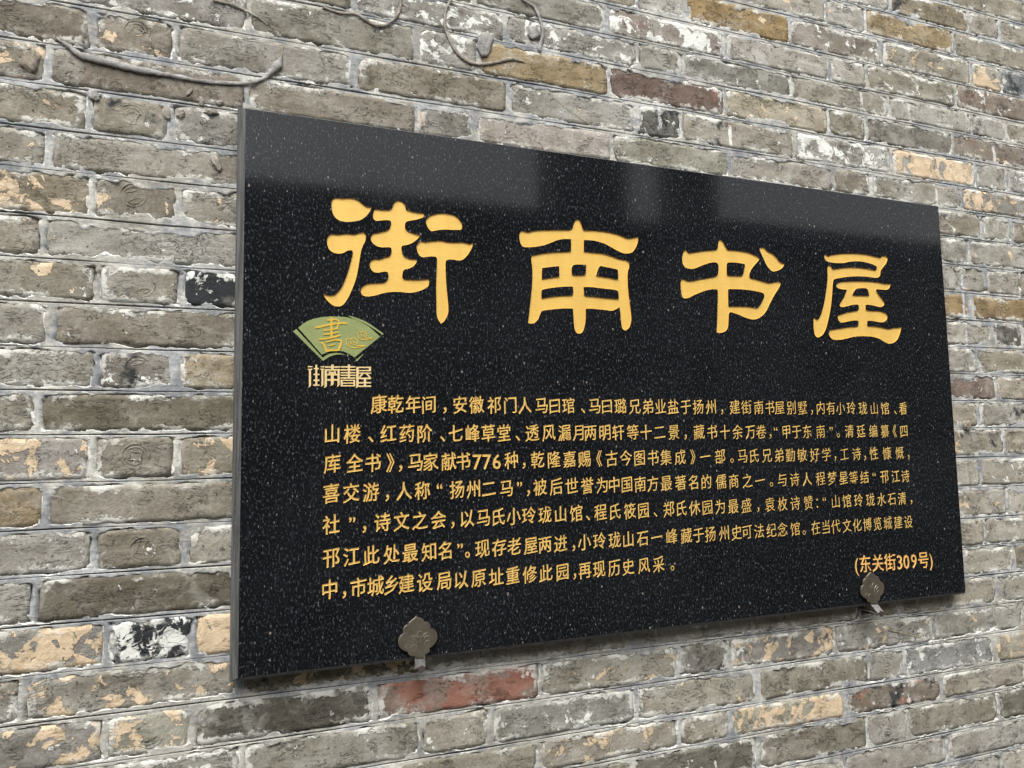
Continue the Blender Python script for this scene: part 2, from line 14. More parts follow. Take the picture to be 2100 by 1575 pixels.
TITLE = [[[(0.1225,0.6719,0),(0.1247,0.679,0),(0.1291,0.6815,0),(0.139,0.6817,0),(0.1498,0.6834,0),(0.1578,0.6829,0),(0.1646,0.6794,0),(0.1714,0.6746,0),(0.1768,0.6726,0),(0.1827,0.6727,1),(0.1796,0.6653,0),(0.1741,0.6578,0),(0.1659,0.6514,0),(0.1551,0.6479,0),(0.1444,0.6463,0),(0.1351,0.6473,0),(0.1285,0.6512,0),(0.1238,0.6596,0)],[(0.1161,0.6138,0),(0.118,0.6215,0),(0.1233,0.6253,0),(0.1325,0.6255,0),(0.1445,0.628,0),(0.1565,0.6281,0),(0.1632,0.6306,0),(0.1686,0.6322,0),(0.1727,0.6305,0),(0.1738,0.6258,0),(0.1727,0.6187,0),(0.1693,0.6115,0),(0.1666,0.603,0),(0.1643,0.589,0),(0.1621,0.5751,0),(0.1592,0.5612,0),(0.1545,0.5473,0),(0.1485,0.5333,0),(0.1419,0.5221,0),(0.1354,0.5174,0),(0.1262,0.5178,0),(0.1184,0.5235,0),(0.1138,0.5292,0),(0.1112,0.5351,1),(0.1183,0.5331,0),(0.1262,0.5336,0),(0.1327,0.5391,0),(0.1393,0.549,0),(0.1452,0.5644,0),(0.1498,0.5797,0),(0.1532,0.5937,0),(0.1545,0.6006,0),(0.1525,0.6032,0),(0.1471,0.6025,0),(0.1392,0.598,0),(0.1312,0.5967,0),(0.1234,0.5988,0),(0.1181,0.6045,0)],[(0.2163,0.6804,0),(0.2198,0.6854,0),(0.2247,0.6873,0),(0.2304,0.6859,0),(0.2346,0.6809,0),(0.2364,0.6747,0),(0.2438,0.6726,0),(0.2552,0.6714,0),(0.2631,0.6713,0),(0.265,0.6683,0),(0.2623,0.6645,0),(0.2508,0.6598,0),(0.238,0.6564,0),(0.2348,0.6525,0),(0.2344,0.6468,0),(0.2365,0.642,0),(0.245,0.6385,0),(0.2535,0.6365,0),(0.2585,0.6351,1),(0.2535,0.6293,0),(0.2449,0.6222,0),(0.2363,0.6186,0),(0.2293,0.6163,0),(0.229,0.6095,0),(0.2306,0.6033,0),(0.2348,0.5995,0),(0.2419,0.5972,0),(0.2489,0.5973,0),(0.2525,0.5966,0),(0.2518,0.5923,0),(0.2474,0.5863,0),(0.2403,0.582,0),(0.2326,0.5796,0),(0.2302,0.5745,0),(0.2301,0.5668,0),(0.2346,0.5647,0),(0.2459,0.5647,0),(0.2572,0.5654,0),(0.2658,0.5671,0),(0.2716,0.5678,1),(0.2718,0.5605,0),(0.2686,0.5546,0),(0.2571,0.5482,0),(0.2429,0.5443,0),(0.2289,0.5444,0),(0.215,0.5439,0),(0.2012,0.5413,0),(0.1875,0.5367,0),(0.1766,0.5346,0),(0.1692,0.5359,0),(0.1661,0.5412,0),(0.1672,0.5467,0),(0.1726,0.5519,0),(0.1807,0.5547,0),(0.193,0.556,0),(0.2026,0.558,0),(0.2074,0.5632,0),(0.2082,0.5688,0),(0.2065,0.5742,0),(0.1999,0.574,0),(0.1917,0.572,0),(0.1848,0.5734,0),(0.1808,0.5786,0),(0.1797,0.5847,0),(0.1822,0.5897,0),(0.1876,0.5925,0),(0.1945,0.5928,0),(0.2027,0.5962,0),(0.2097,0.5989,0),(0.2124,0.6026,0),(0.2132,0.6082,0),(0.2118,0.6126,0),(0.2042,0.6124,0),(0.1945,0.612,0),(0.187,0.6151,0),(0.1822,0.6203,0),(0.1815,0.6265,0),(0.185,0.6316,0),(0.1918,0.6337,0),(0.2001,0.6365,0),(0.2084,0.6401,0),(0.2119,0.6461,0),(0.2127,0.6532,0),(0.2099,0.655,0),(0.2002,0.6541,0),(0.1905,0.6524,0),(0.1857,0.6548,0),(0.1847,0.6603,0),(0.1861,0.6674,0),(0.1885,0.6702,0),(0.1988,0.6701,0),(0.2086,0.6711,0),(0.2139,0.6738,0)],[(0.2678,0.6593,0),(0.271,0.6653,0),(0.2783,0.6704,0),(0.29,0.674,0),(0.3018,0.6749,0),(0.3136,0.6732,0),(0.321,0.6688,0),(0.3262,0.6613,0),(0.3268,0.6548,0),(0.3238,0.6508,0),(0.3104,0.6496,0),(0.2956,0.6485,0),(0.2839,0.646,0),(0.2766,0.6443,0),(0.2723,0.6475,0),(0.2692,0.6529,0)],[(0.2526,0.6158,0),(0.2541,0.6216,0),(0.2592,0.6263,0),(0.2663,0.6258,0),(0.2779,0.6282,0),(0.291,0.6302,0),(0.3028,0.6289,0),(0.3146,0.6294,0),(0.325,0.6306,0),(0.334,0.6299,0),(0.34,0.6292,0),(0.3453,0.6316,1),(0.3429,0.6233,0),(0.3368,0.6126,0),(0.3291,0.604,0),(0.3217,0.6008,0),(0.3113,0.6016,0),(0.3024,0.6005,0),(0.2992,0.5966,0),(0.299,0.5823,0),(0.2994,0.568,0),(0.3004,0.5538,0),(0.3024,0.5325,0),(0.3027,0.5183,0),(0.2999,0.5097,0),(0.2955,0.5024,0),(0.2904,0.4986,1),(0.2861,0.5047,0),(0.2837,0.5131,0),(0.2835,0.5315,0),(0.2833,0.5527,0),(0.2839,0.5741,0),(0.2851,0.5956,0),(0.2842,0.6029,0),(0.2777,0.6039,0),(0.269,0.6026,0),(0.2611,0.6015,0),(0.2554,0.6061,0)]],[[(0.5239,0.6773,0),(0.5272,0.6841,0),(0.5321,0.6882,0),(0.5367,0.6858,0),(0.5397,0.6788,0),(0.5419,0.6725,0),(0.5474,0.6704,0),(0.5634,0.6716,0),(0.586,0.6715,0),(0.6039,0.6697,0),(0.6169,0.6669,0),(0.6268,0.6638,0),(0.6368,0.665,0),(0.6495,0.6683,1),(0.6492,0.6601,0),(0.6446,0.6493,0),(0.6375,0.6405,0),(0.6291,0.6373,0),(0.6191,0.6368,0),(0.6061,0.6409,0),(0.5932,0.6464,0),(0.5804,0.6512,0),(0.5644,0.6539,0),(0.5453,0.6537,0),(0.5433,0.6516,1),(0.5428,0.6335,1),(0.5574,0.633,0),(0.575,0.6329,0),(0.5927,0.6303,0),(0.6105,0.6258,0),(0.6237,0.6246,0),(0.6293,0.6214,0),(0.6302,0.6141,0),(0.6271,0.605,0),(0.626,0.5888,0),(0.6266,0.5698,0),(0.6284,0.5523,0),(0.6302,0.5349,0),(0.6309,0.5218,0),(0.6277,0.51,0),(0.6217,0.5032,0),(0.6159,0.5023,0),(0.612,0.5064,0),(0.6103,0.5179,0),(0.6096,0.5324,0),(0.6083,0.5417,1),(0.5943,0.5348,0),(0.5814,0.5352,0),(0.5622,0.5359,0),(0.5448,0.5354,0),(0.5434,0.529,0),(0.5423,0.5147,0),(0.5391,0.5018,0),(0.535,0.4948,0),(0.5295,0.4926,0),(0.5241,0.4948,0),(0.5208,0.5038,0),(0.5201,0.5179,0),(0.5194,0.532,0),(0.5175,0.5344,0),(0.4982,0.5334,0),(0.4783,0.5305,0),(0.4632,0.5276,0),(0.4593,0.5218,0),(0.4554,0.5133,0),(0.4493,0.5075,0),(0.4433,0.5056,0),(0.4377,0.5063,1),(0.44,0.5236,0),(0.4435,0.5487,0),(0.4463,0.5725,0),(0.4471,0.5949,0),(0.4457,0.6115,0),(0.4462,0.6186,1),(0.4534,0.6205,0),(0.4701,0.6247,0),(0.4931,0.6283,0),(0.5179,0.6312,1),(0.5187,0.633,1),(0.5192,0.6509,0),(0.5162,0.6528,0),(0.506,0.6519,0),(0.4936,0.6487,0),(0.4797,0.6425,0),(0.4658,0.6371,0),(0.4492,0.6335,0),(0.4343,0.632,0),(0.4284,0.6353,0),(0.4256,0.6434,0),(0.4251,0.6518,0),(0.4274,0.6573,0),(0.4326,0.6588,0),(0.4408,0.6574,0),(0.4528,0.6611,0),(0.471,0.6637,0),(0.4941,0.6663,0),(0.5158,0.6683,0),(0.5222,0.6714,0)],[(0.4649,0.5983,0),(0.468,0.5999,0),(0.4817,0.6027,0),(0.4958,0.6048,1),(0.4958,0.5871,1),(0.4797,0.5838,0),(0.4637,0.5806,1)],[(0.5195,0.6044,0),(0.5235,0.609,0),(0.5329,0.6104,0),(0.5464,0.611,1),(0.5455,0.5977,0),(0.5434,0.5935,0),(0.5324,0.5918,0),(0.5214,0.5914,0),(0.5188,0.5958,0)],[(0.5718,0.6097,0),(0.5871,0.6094,0),(0.6017,0.6079,0),(0.6073,0.6051,0),(0.6073,0.5897,1),(0.5897,0.5914,0),(0.5649,0.5933,1)],[(0.4628,0.5596,0),(0.4656,0.5633,0),(0.4808,0.567,0),(0.4992,0.5701,0),(0.5162,0.5717,0),(0.5205,0.5703,0),(0.5202,0.5589,0),(0.5173,0.5566,0),(0.4988,0.5548,0),(0.4804,0.552,0),(0.4652,0.5489,0),(0.4625,0.5498,0)],[(0.5404,0.5723,1),(0.5539,0.5731,0),(0.5746,0.5723,0),(0.5955,0.5715,0),(0.6053,0.5699,0),(0.6071,0.5656,0),(0.6072,0.5558,1),(0.5853,0.5559,0),(0.5613,0.5568,0),(0.5431,0.5574,0),(0.5409,0.563,0)]],[[(0.8176,0.6644,0),(0.8197,0.6748,0),(0.8229,0.6782,0),(0.8273,0.6767,0),(0.8315,0.6713,0),(0.8357,0.664,0),(0.8401,0.6606,0),(0.8538,0.6611,0),(0.8722,0.6606,0),(0.8892,0.6588,0),(0.903,0.6547,0),(0.9099,0.6507,0),(0.9092,0.6468,0),(0.9022,0.6404,0),(0.8939,0.632,0),(0.888,0.6238,0),(0.8855,0.616,0),(0.888,0.6116,0),(0.9019,0.6094,0),(0.9175,0.6065,0),(0.9316,0.6049,0),(0.9413,0.6071,0),(0.9526,0.6089,0),(0.957,0.6072,0),(0.9562,0.6019,0),(0.9483,0.5916,0),(0.9379,0.578,0),(0.9291,0.5646,0),(0.9204,0.5512,0),(0.9104,0.5417,0),(0.8976,0.5353,0),(0.8851,0.5341,0),(0.8714,0.5366,0),(0.8564,0.5415,0),(0.8429,0.5446,0),(0.8376,0.5444,0),(0.8354,0.5405,0),(0.8341,0.5279,0),(0.832,0.5165,0),(0.826,0.5093,0),(0.8153,0.5058,0),(0.8065,0.5064,1),(0.8089,0.5242,0),(0.8106,0.543,0),(0.812,0.5618,0),(0.8131,0.5782,0),(0.8127,0.5838,0),(0.8076,0.5856,0),(0.7956,0.584,0),(0.7792,0.5792,0),(0.7629,0.5726,0),(0.7496,0.5663,0),(0.7402,0.5649,0),(0.736,0.5685,0),(0.7341,0.5795,0),(0.7342,0.5918,0),(0.7368,0.6,1),(0.7424,0.5985,0),(0.7496,0.5968,0),(0.7612,0.5979,0),(0.7789,0.6022,0),(0.7967,0.606,0),(0.8103,0.6094,0),(0.815,0.6135,0),(0.8169,0.6213,0),(0.817,0.6301,0),(0.8138,0.6347,0),(0.8041,0.6348,0),(0.7891,0.6305,0),(0.7741,0.6244,0),(0.7622,0.62,0),(0.7506,0.6195,0),(0.7422,0.6239,0),(0.7394,0.6317,0),(0.7401,0.6417,0),(0.7434,0.6501,0),(0.7479,0.6533,1),(0.7513,0.6495,0),(0.7563,0.6482,0),(0.7695,0.651,0),(0.7889,0.6551,0),(0.8053,0.6573,0),(0.8151,0.6598,0)],[(0.8355,0.6315,0),(0.8372,0.6361,0),(0.8419,0.6377,0),(0.8571,0.6383,0),(0.8725,0.6375,0),(0.8767,0.6352,0),(0.8741,0.6254,0),(0.8713,0.6175,0),(0.8681,0.6141,0),(0.8558,0.6132,0),(0.8421,0.6129,0),(0.836,0.6138,0),(0.8348,0.6188,0)],[(0.8363,0.5853,0),(0.8392,0.5876,0),(0.8575,0.5888,0),(0.8805,0.5887,0),(0.9006,0.5874,0),(0.9146,0.585,0),(0.9179,0.582,0),(0.9164,0.5755,0),(0.9103,0.5661,0),(0.9036,0.558,0),(0.8972,0.5558,0),(0.8818,0.5571,0),(0.8633,0.5568,0),(0.845,0.5558,0),(0.8382,0.5557,0),(0.8353,0.5581,0),(0.8356,0.572,0)],[(0.9121,0.6698,0),(0.9182,0.6719,0),(0.9237,0.6707,0),(0.9305,0.6654,0),(0.9399,0.6623,0),(0.9492,0.6564,0),(0.9567,0.6485,0),(0.963,0.6457,0),(0.9694,0.6445,1),(0.9641,0.6372,0),(0.954,0.6312,0),(0.9426,0.628,0),(0.9348,0.6305,0),(0.9273,0.6384,0),(0.9201,0.6509,0),(0.9145,0.6622,0)]],[[(1.0682,0.668,0),(1.0717,0.6711,0),(1.0749,0.6691,0),(1.0789,0.6682,0),(1.089,0.6716,0),(1.1108,0.6755,0),(1.1378,0.6781,0),(1.1651,0.6794,0),(1.1891,0.6783,0),(1.2063,0.6763,0),(1.2141,0.6756,0),(1.2196,0.679,0),(1.2259,0.6808,0),(1.2324,0.6784,0),(1.2332,0.673,0),(1.2291,0.666,0),(1.2214,0.658,0),(1.2137,0.6501,0),(1.212,0.6447,0),(1.2112,0.6406,0),(1.2064,0.6356,0),(1.1975,0.6333,0),(1.182,0.6339,0),(1.1615,0.6338,0),(1.1376,0.6321,0),(1.1139,0.6285,0),(1.0937,0.6243,0),(1.0877,0.6209,0),(1.0854,0.6111,0),(1.0824,0.5929,0),(1.0785,0.5734,0),(1.074,0.5565,0),(1.0679,0.5384,0),(1.062,0.5241,0),(1.0531,0.5123,0),(1.0423,0.5066,0),(1.0352,0.5085,0),(1.032,0.519,0),(1.0319,0.5341,0),(1.0329,0.5443,1),(1.0376,0.5426,0),(1.0415,0.5407,0),(1.0473,0.5444,0),(1.0537,0.5555,0),(1.0607,0.5737,0),(1.066,0.5919,0),(1.0706,0.6101,0),(1.0735,0.627,0),(1.0739,0.64,0),(1.0758,0.6485,0),(1.08,0.6497,0),(1.0847,0.6466,0),(1.0885,0.643,0),(1.1019,0.6452,0),(1.1187,0.6482,0),(1.139,0.6502,0),(1.1594,0.6508,0),(1.1799,0.6501,0),(1.1971,0.6489,0),(1.2015,0.6506,0),(1.2031,0.6554,0),(1.1979,0.659,0),(1.1843,0.6619,0),(1.1673,0.6639,0),(1.1485,0.6636,0),(1.1315,0.6612,0),(1.1161,0.6577,0),(1.0994,0.6561,0),(1.0829,0.6562,0),(1.0733,0.6583,0),(1.069,0.6622,0)],[(1.0944,0.611,0),(1.0981,0.6158,0),(1.1065,0.6187,0),(1.1301,0.6216,0),(1.1556,0.6235,0),(1.1813,0.6246,0),(1.202,0.6243,0),(1.2211,0.6229,0),(1.2378,0.6234,1),(1.2346,0.6168,0),(1.2271,0.611,0),(1.2147,0.6102,0),(1.1991,0.6099,0),(1.1979,0.6065,0),(1.2034,0.5989,0),(1.2114,0.5907,0),(1.2164,0.5837,0),(1.2156,0.5784,0),(1.2083,0.5747,0),(1.1979,0.5748,0),(1.1843,0.5767,0),(1.1689,0.5769,0),(1.1669,0.5731,0),(1.1673,0.5679,0),(1.1714,0.5655,0),(1.1868,0.5656,0),(1.2041,0.5656,0),(1.2177,0.5626,0),(1.2229,0.5576,0),(1.2211,0.5502,0),(1.2127,0.5445,0),(1.2005,0.5433,0),(1.1851,0.5449,0),(1.1706,0.5448,0),(1.1686,0.5418,0),(1.1682,0.5366,0),(1.1714,0.5341,0),(1.1877,0.5342,0),(1.2048,0.533,0),(1.2238,0.5305,0),(1.238,0.5334,0),(1.2487,0.5342,0),(1.2591,0.5356,1),(1.255,0.5245,0),(1.2467,0.5109,0),(1.2373,0.504,0),(1.2247,0.5009,0),(1.2127,0.5031,0),(1.1977,0.5097,0),(1.1808,0.513,0),(1.1587,0.5134,0),(1.135,0.5118,0),(1.113,0.5071,0),(1.0946,0.5036,0),(1.0783,0.5038,0),(1.0706,0.5093,0),(1.0686,0.5155,0),(1.0723,0.5214,0),(1.0814,0.5237,0),(1.0996,0.5264,0),(1.1197,0.5299,0),(1.1399,0.5317,0),(1.1448,0.5342,0),(1.1456,0.5394,0),(1.1442,0.5435,0),(1.1308,0.5433,0),(1.1139,0.5399,0),(1.1021,0.5381,0),(1.0958,0.541,0),(1.0933,0.5472,0),(1.0958,0.5525,0),(1.1051,0.5549,0),(1.1186,0.5591,0),(1.1356,0.562,0),(1.1467,0.5648,0),(1.1488,0.5695,0),(1.1476,0.5757,0),(1.1332,0.5749,0),(1.1179,0.5711,0),(1.1044,0.5686,0),(1.0997,0.572,0),(1.1035,0.5787,0),(1.1108,0.5868,0),(1.1165,0.5962,0),(1.12,0.6029,0),(1.1187,0.6042,0),(1.1055,0.6046,0),(1.0966,0.6066,0)],[(1.1355,0.5941,0),(1.1386,0.6015,0),(1.1459,0.6078,0),(1.1579,0.6099,0),(1.1715,0.6099,0),(1.1763,0.6051,0),(1.1781,0.5954,1),(1.1567,0.5945,0)]]]
FAN = [[(0.0757,0.4824,1),(0.086,0.491,0),(0.0963,0.496,0),(0.1066,0.499,0),(0.1162,0.5006,0),(0.1307,0.5014,0),(0.1466,0.501,0),(0.1611,0.4971,0),(0.176,0.4897,0),(0.1869,0.4814,0),(0.1949,0.4741,1),(0.1569,0.4417,1),(0.1471,0.4472,0),(0.139,0.4503,0),(0.1309,0.4508,0),(0.1228,0.4493,0),(0.1164,0.4471,0),(0.1092,0.4444,1)],[(0.0685,0.477,1),(0.0732,0.4804,1),(0.1104,0.4399,1),(0.1164,0.4438,0),(0.1236,0.4465,0),(0.1325,0.4474,0),(0.1443,0.4451,1),(0.1325,0.4451,0),(0.1244,0.4432,0),(0.118,0.4401,0),(0.1112,0.435,1)],[(0.1466,0.5039,1),(0.1569,0.5019,0),(0.1735,0.496,0),(0.1869,0.4879,0),(0.2004,0.4789,1),(0.1987,0.4768,1),(0.1936,0.4804,0),(0.1819,0.4877,0),(0.1685,0.4947,0),(0.1553,0.4997,0)],[(0.1578,0.4367,1),(0.1697,0.4473,1),(0.1693,0.4454,1),(0.1602,0.4358,1)]]
GLYPH_STROKES = [(0.00293,[(0.1231,0.5006),(0.1229,0.482),(0.1231,0.4683)]),(0.00208,[(0.1162,0.4953),(0.1219,0.4962),(0.1291,0.4968),(0.1328,0.4953),(0.1338,0.4924),(0.1328,0.4891),(0.1304,0.4835)]),(0.00262,[(0.0995,0.4834),(0.1083,0.4855),(0.1203,0.4889),(0.134,0.4916),(0.145,0.4921)]),(0.00193,[(0.1115,0.48),(0.1211,0.4811),(0.1324,0.4836)]),(0.00193,[(0.1111,0.474),(0.1211,0.4753),(0.1336,0.4784)]),(0.00232,[(0.1051,0.4668),(0.1163,0.4681),(0.1284,0.471),(0.1353,0.4738)]),(0.00262,[(0.1083,0.4624),(0.1128,0.4576),(0.116,0.4483)]),(0.00247,[(0.1152,0.4491),(0.1228,0.451),(0.1329,0.4513)]),(0.00278,[(0.1325,0.4505),(0.1357,0.4576),(0.1377,0.4656)]),(0.00208,[(0.1383,0.4656),(0.1284,0.4665),(0.1147,0.4627)]),(0.00216,[(0.1188,0.4574),(0.128,0.46)])]
CLOUDS = [[(0.00116,[(0.1442,0.4629),(0.1446,0.4667),(0.1475,0.4689),(0.1504,0.4681),(0.1528,0.4695),(0.1561,0.4704),(0.1582,0.4684),(0.1606,0.4669),(0.1611,0.4635),(0.159,0.4618)]),(0.00116,[(0.1442,0.4629),(0.1471,0.4589),(0.1528,0.4561),(0.1611,0.4564),(0.1685,0.4583),(0.1731,0.4602)]),(0.00116,[(0.1545,0.4624),(0.1578,0.4601),(0.1627,0.459),(0.1726,0.4603)]),(0.00116,[(0.1483,0.4631),(0.1495,0.4646),(0.1512,0.4638),(0.1512,0.4619),(0.1495,0.4606)]),(0.00116,[(0.1541,0.4633),(0.1557,0.4643),(0.1573,0.463)])],[(0.00093,[(0.1615,0.4743),(0.1618,0.4777),(0.164,0.4797),(0.1662,0.479),(0.1681,0.4802),(0.1706,0.4811),(0.1722,0.4793),(0.1741,0.4778),(0.1744,0.4748),(0.1728,0.4732)]),(0.00093,[(0.1615,0.4743),(0.1637,0.4706),(0.1681,0.4681),(0.1744,0.4684),(0.1801,0.4701),(0.1836,0.4718)]),(0.00093,[(0.1693,0.4738),(0.1719,0.4717),(0.1757,0.4707),(0.1833,0.4719)]),(0.00093,[(0.1646,0.4744),(0.1656,0.4758),(0.1668,0.4751),(0.1668,0.4734),(0.1656,0.4722)]),(0.00093,[(0.169,0.4746),(0.1703,0.4756),(0.1715,0.4743)])]]
SEAL = [[(0.0897,0.4267),(0.0962,0.4269),(0.0962,0.4253),(0.0897,0.4251)],[(0.0896,0.4231),(0.0958,0.4233),(0.0959,0.4215),(0.0896,0.4214)],[(0.1076,0.4236),(0.1129,0.4237),(0.1129,0.4219),(0.1076,0.4218)],[(0.0911,0.4216),(0.0941,0.4216),(0.0942,0.3988),(0.0928,0.397),(0.0903,0.3956),(0.0913,0.3976)],[(0.1088,0.422),(0.1117,0.422),(0.1118,0.4003),(0.1104,0.3984),(0.108,0.3971),(0.1089,0.3991)],[(0.1002,0.429),(0.1029,0.4291),(0.1031,0.3994),(0.1003,0.3993)],[(0.0981,0.4243),(0.1053,0.4245),(0.1053,0.4227),(0.0981,0.4225)],[(0.0976,0.4159),(0.106,0.4161),(0.106,0.4141),(0.0976,0.4139)],[(0.0977,0.4074),(0.106,0.4076),(0.106,0.4054),(0.0977,0.4053)],[(0.0971,0.4003),(0.1061,0.4004),(0.1061,0.3985),(0.0972,0.3983)],[(0.1077,0.4272),(0.1129,0.4273),(0.1129,0.4257),(0.1077,0.4255)],[(0.1137,0.4272),(0.1353,0.4277),(0.1354,0.4257),(0.1137,0.4252)],[(0.1229,0.43),(0.1262,0.4301),(0.1262,0.4234),(0.1229,0.4233)],[(0.1137,0.4231),(0.1354,0.4236),(0.1354,0.4213),(0.1137,0.4208)],[(0.1133,0.4208),(0.1166,0.4208),(0.1167,0.3988),(0.1153,0.3969),(0.1124,0.3955),(0.1134,0.3975)],[(0.132,0.4212),(0.135,0.4213),(0.135,0.4003),(0.1335,0.3984),(0.1311,0.397),(0.132,0.399)],[(0.1165,0.4159),(0.1321,0.4163),(0.1321,0.4143),(0.1165,0.414)],[(0.1165,0.4086),(0.1322,0.4089),(0.1322,0.4064),(0.1165,0.4061)],[(0.1225,0.4193),(0.1265,0.4194),(0.1265,0.4018),(0.1251,0.3999),(0.1216,0.3985),(0.1225,0.4005)],[(0.1193,0.4201),(0.1221,0.4201),(0.1221,0.416),(0.1193,0.416)],[(0.1269,0.4203),(0.1297,0.4203),(0.1297,0.4162),(0.1269,0.4162)],[(0.1364,0.4279),(0.1582,0.4284),(0.1582,0.4264),(0.1364,0.4258)],[(0.1364,0.4234),(0.1582,0.4239),(0.1582,0.422),(0.1364,0.4215)],[(0.1364,0.4192),(0.1582,0.4197),(0.1582,0.4179),(0.1364,0.4174)],[(0.1364,0.4154),(0.1582,0.4158),(0.1582,0.414),(0.1364,0.4136)],[(0.1364,0.4114),(0.1582,0.4118),(0.1582,0.4098),(0.1364,0.4094)],[(0.147,0.4306),(0.15,0.4307),(0.15,0.4117),(0.147,0.4116)],[(0.1364,0.408),(0.1574,0.4083),(0.1574,0.4065),(0.1364,0.4062)],[(0.1364,0.4039),(0.1574,0.4042),(0.1574,0.4024),(0.1364,0.402)],[(0.1365,0.3999),(0.1574,0.4002),(0.1574,0.3984),(0.1365,0.3981)],[(0.1366,0.4063),(0.1394,0.4064),(0.1394,0.3982),(0.1366,0.3981)],[(0.1551,0.4067),(0.1578,0.4067),(0.1578,0.3984),(0.1551,0.3984)],[(0.1598,0.4276),(0.1813,0.4282),(0.1813,0.4263),(0.1598,0.4258)],[(0.1627,0.4227),(0.1813,0.4232),(0.1813,0.4215),(0.1627,0.4211)],[(0.178,0.4264),(0.1812,0.4265),(0.1812,0.4215),(0.178,0.4214)],[(0.1592,0.426),(0.1627,0.4261),(0.1627,0.3991),(0.1612,0.3972),(0.1583,0.3958),(0.1592,0.3978)],[(0.1627,0.419),(0.1813,0.4194),(0.1813,0.4176),(0.1627,0.4172)],[(0.1627,0.4115),(0.1813,0.4119),(0.1813,0.4096),(0.1627,0.4093)],[(0.1705,0.4096),(0.1738,0.4097),(0.1738,0.4001),(0.1705,0.4)],[(0.1627,0.405),(0.1813,0.4054),(0.1813,0.4033),(0.1627,0.403)],[(0.1627,0.3999),(0.1813,0.4002),(0.1813,0.398),(0.1627,0.3977)],[(0.1734,0.4171),(0.1767,0.4172),(0.1813,0.4119),(0.1792,0.411)],[(0.1668,0.4172),(0.1701,0.4173),(0.1652,0.4118),(0.1629,0.4118)]]
HOOK = [(-0.0059,0.0607,1),(-0.0003,0.0583,0),(0.0057,0.055,1),(0.0066,0.0513,1),(0.0102,0.0513,0),(0.0139,0.0492,0),(0.0162,0.0453,0),(0.0163,0.0412,1),(0.0199,0.0407,0),(0.0237,0.0374,0),(0.0261,0.0321,0),(0.0263,0.0257,0),(0.0235,0.0195,0),(0.0189,0.015,0),(0.014,0.0127,1),(0.0147,0.009,0),(0.012,0.0061,0),(0.0068,0.0035,1),(0.0056,-0.0006,1),(-0.0075,0.0008,1),(-0.0078,0.0034,1),(-0.0134,0.0043,0),(-0.0175,0.0076,0),(-0.0185,0.0113,1),(-0.0237,0.0132,0),(-0.0296,0.0181,0),(-0.0323,0.0247,0),(-0.0321,0.0303,0),(-0.0291,0.0357,0),(-0.0247,0.0384,1),(-0.0254,0.0423,0),(-0.0239,0.0472,0),(-0.0205,0.0497,0),(-0.0168,0.0504,1),(-0.0172,0.0525,1),(-0.0123,0.056,0)]
HOOKS_AT = [(0.2519,-0.0017),(1.1375,-0.0021)]
STEMS = [([(-0.2454,0.8749,1.5),(-0.2305,0.8661,5),(-0.2145,0.855,7),(-0.1905,0.8523,8),(-0.162,0.849,8),(-0.133,0.847,7),(-0.1013,0.8464,5),(-0.0689,0.8446,4.5),(-0.0359,0.8465,4.5),(0.0024,0.8518,4.5),(0.0253,0.8632,4),(0.0392,0.8784,7),(0.0462,0.8886,9),(0.052,0.9025,2)],'long dried creeper stem sagging across the wall left of the plaque corner'),([(0.1133,0.9945,3),(0.1408,0.9908,3.5),(0.1637,0.9942,3.5),(0.1765,0.9887,4),(0.1921,0.9823,4),(0.2104,0.9846,4),(0.2263,0.9988,3.5),(0.2352,1.0172,3.5),(0.2359,1.0396,3.5)],'thin dried stem curling in a U at the top of the wall'),([(0.3228,1.0526,2.5),(0.3126,1.0305,3.5),(0.311,1.0047,4.5),(0.3164,0.986,5),(0.3274,0.9656,5),(0.3442,0.9517,5.5),(0.3641,0.9468,4),(0.3932,0.9535,4),(0.4289,0.9671,4.5),(0.4529,0.9656,1.2)],'dried stem in a wide hook above the middle of the plaque'),([(0.4493,1.0796,2.5),(0.4706,1.0722,3.5),(0.481,1.0565,4.5),(0.4868,1.0398,4),(0.4885,1.0194,4),(0.4818,0.9974,6),(0.4841,0.9904,3)],'short dried stem hanging straight down from the top edge'),([(-0.0468,0.9724,3.5),(-0.0219,0.9713,4),(0.0034,0.9638,3),(0.0197,0.9568,2),(0.0303,0.95,1)],'thin brown stem over the white-specked brick at top left'),([(1.4835,0.7073,0.8),(1.4718,0.6901,1.4),(1.4569,0.68,2),(1.4651,0.6727,2),(1.4766,0.6778,2.5)],'small hooked tendril on the wall right of the plaque'),([(0.4978,0.9207,0.7),(0.5347,0.8956,0.8),(0.5755,0.8736,0.6)],'thin pale straw lying diagonally on the brick above the plaque middle'),([(1.204,-0.0625,1.0),(1.2503,-0.0756,0.9),(1.2954,-0.0885,0.5)],'thin dark twig on the bricks under the plaque right end'),([(0.0542,0.9244,0.5),(0.0526,0.9142,0.6),(0.052,0.9025,0.5)],'short pale thread at the raised tip of the long stem')]
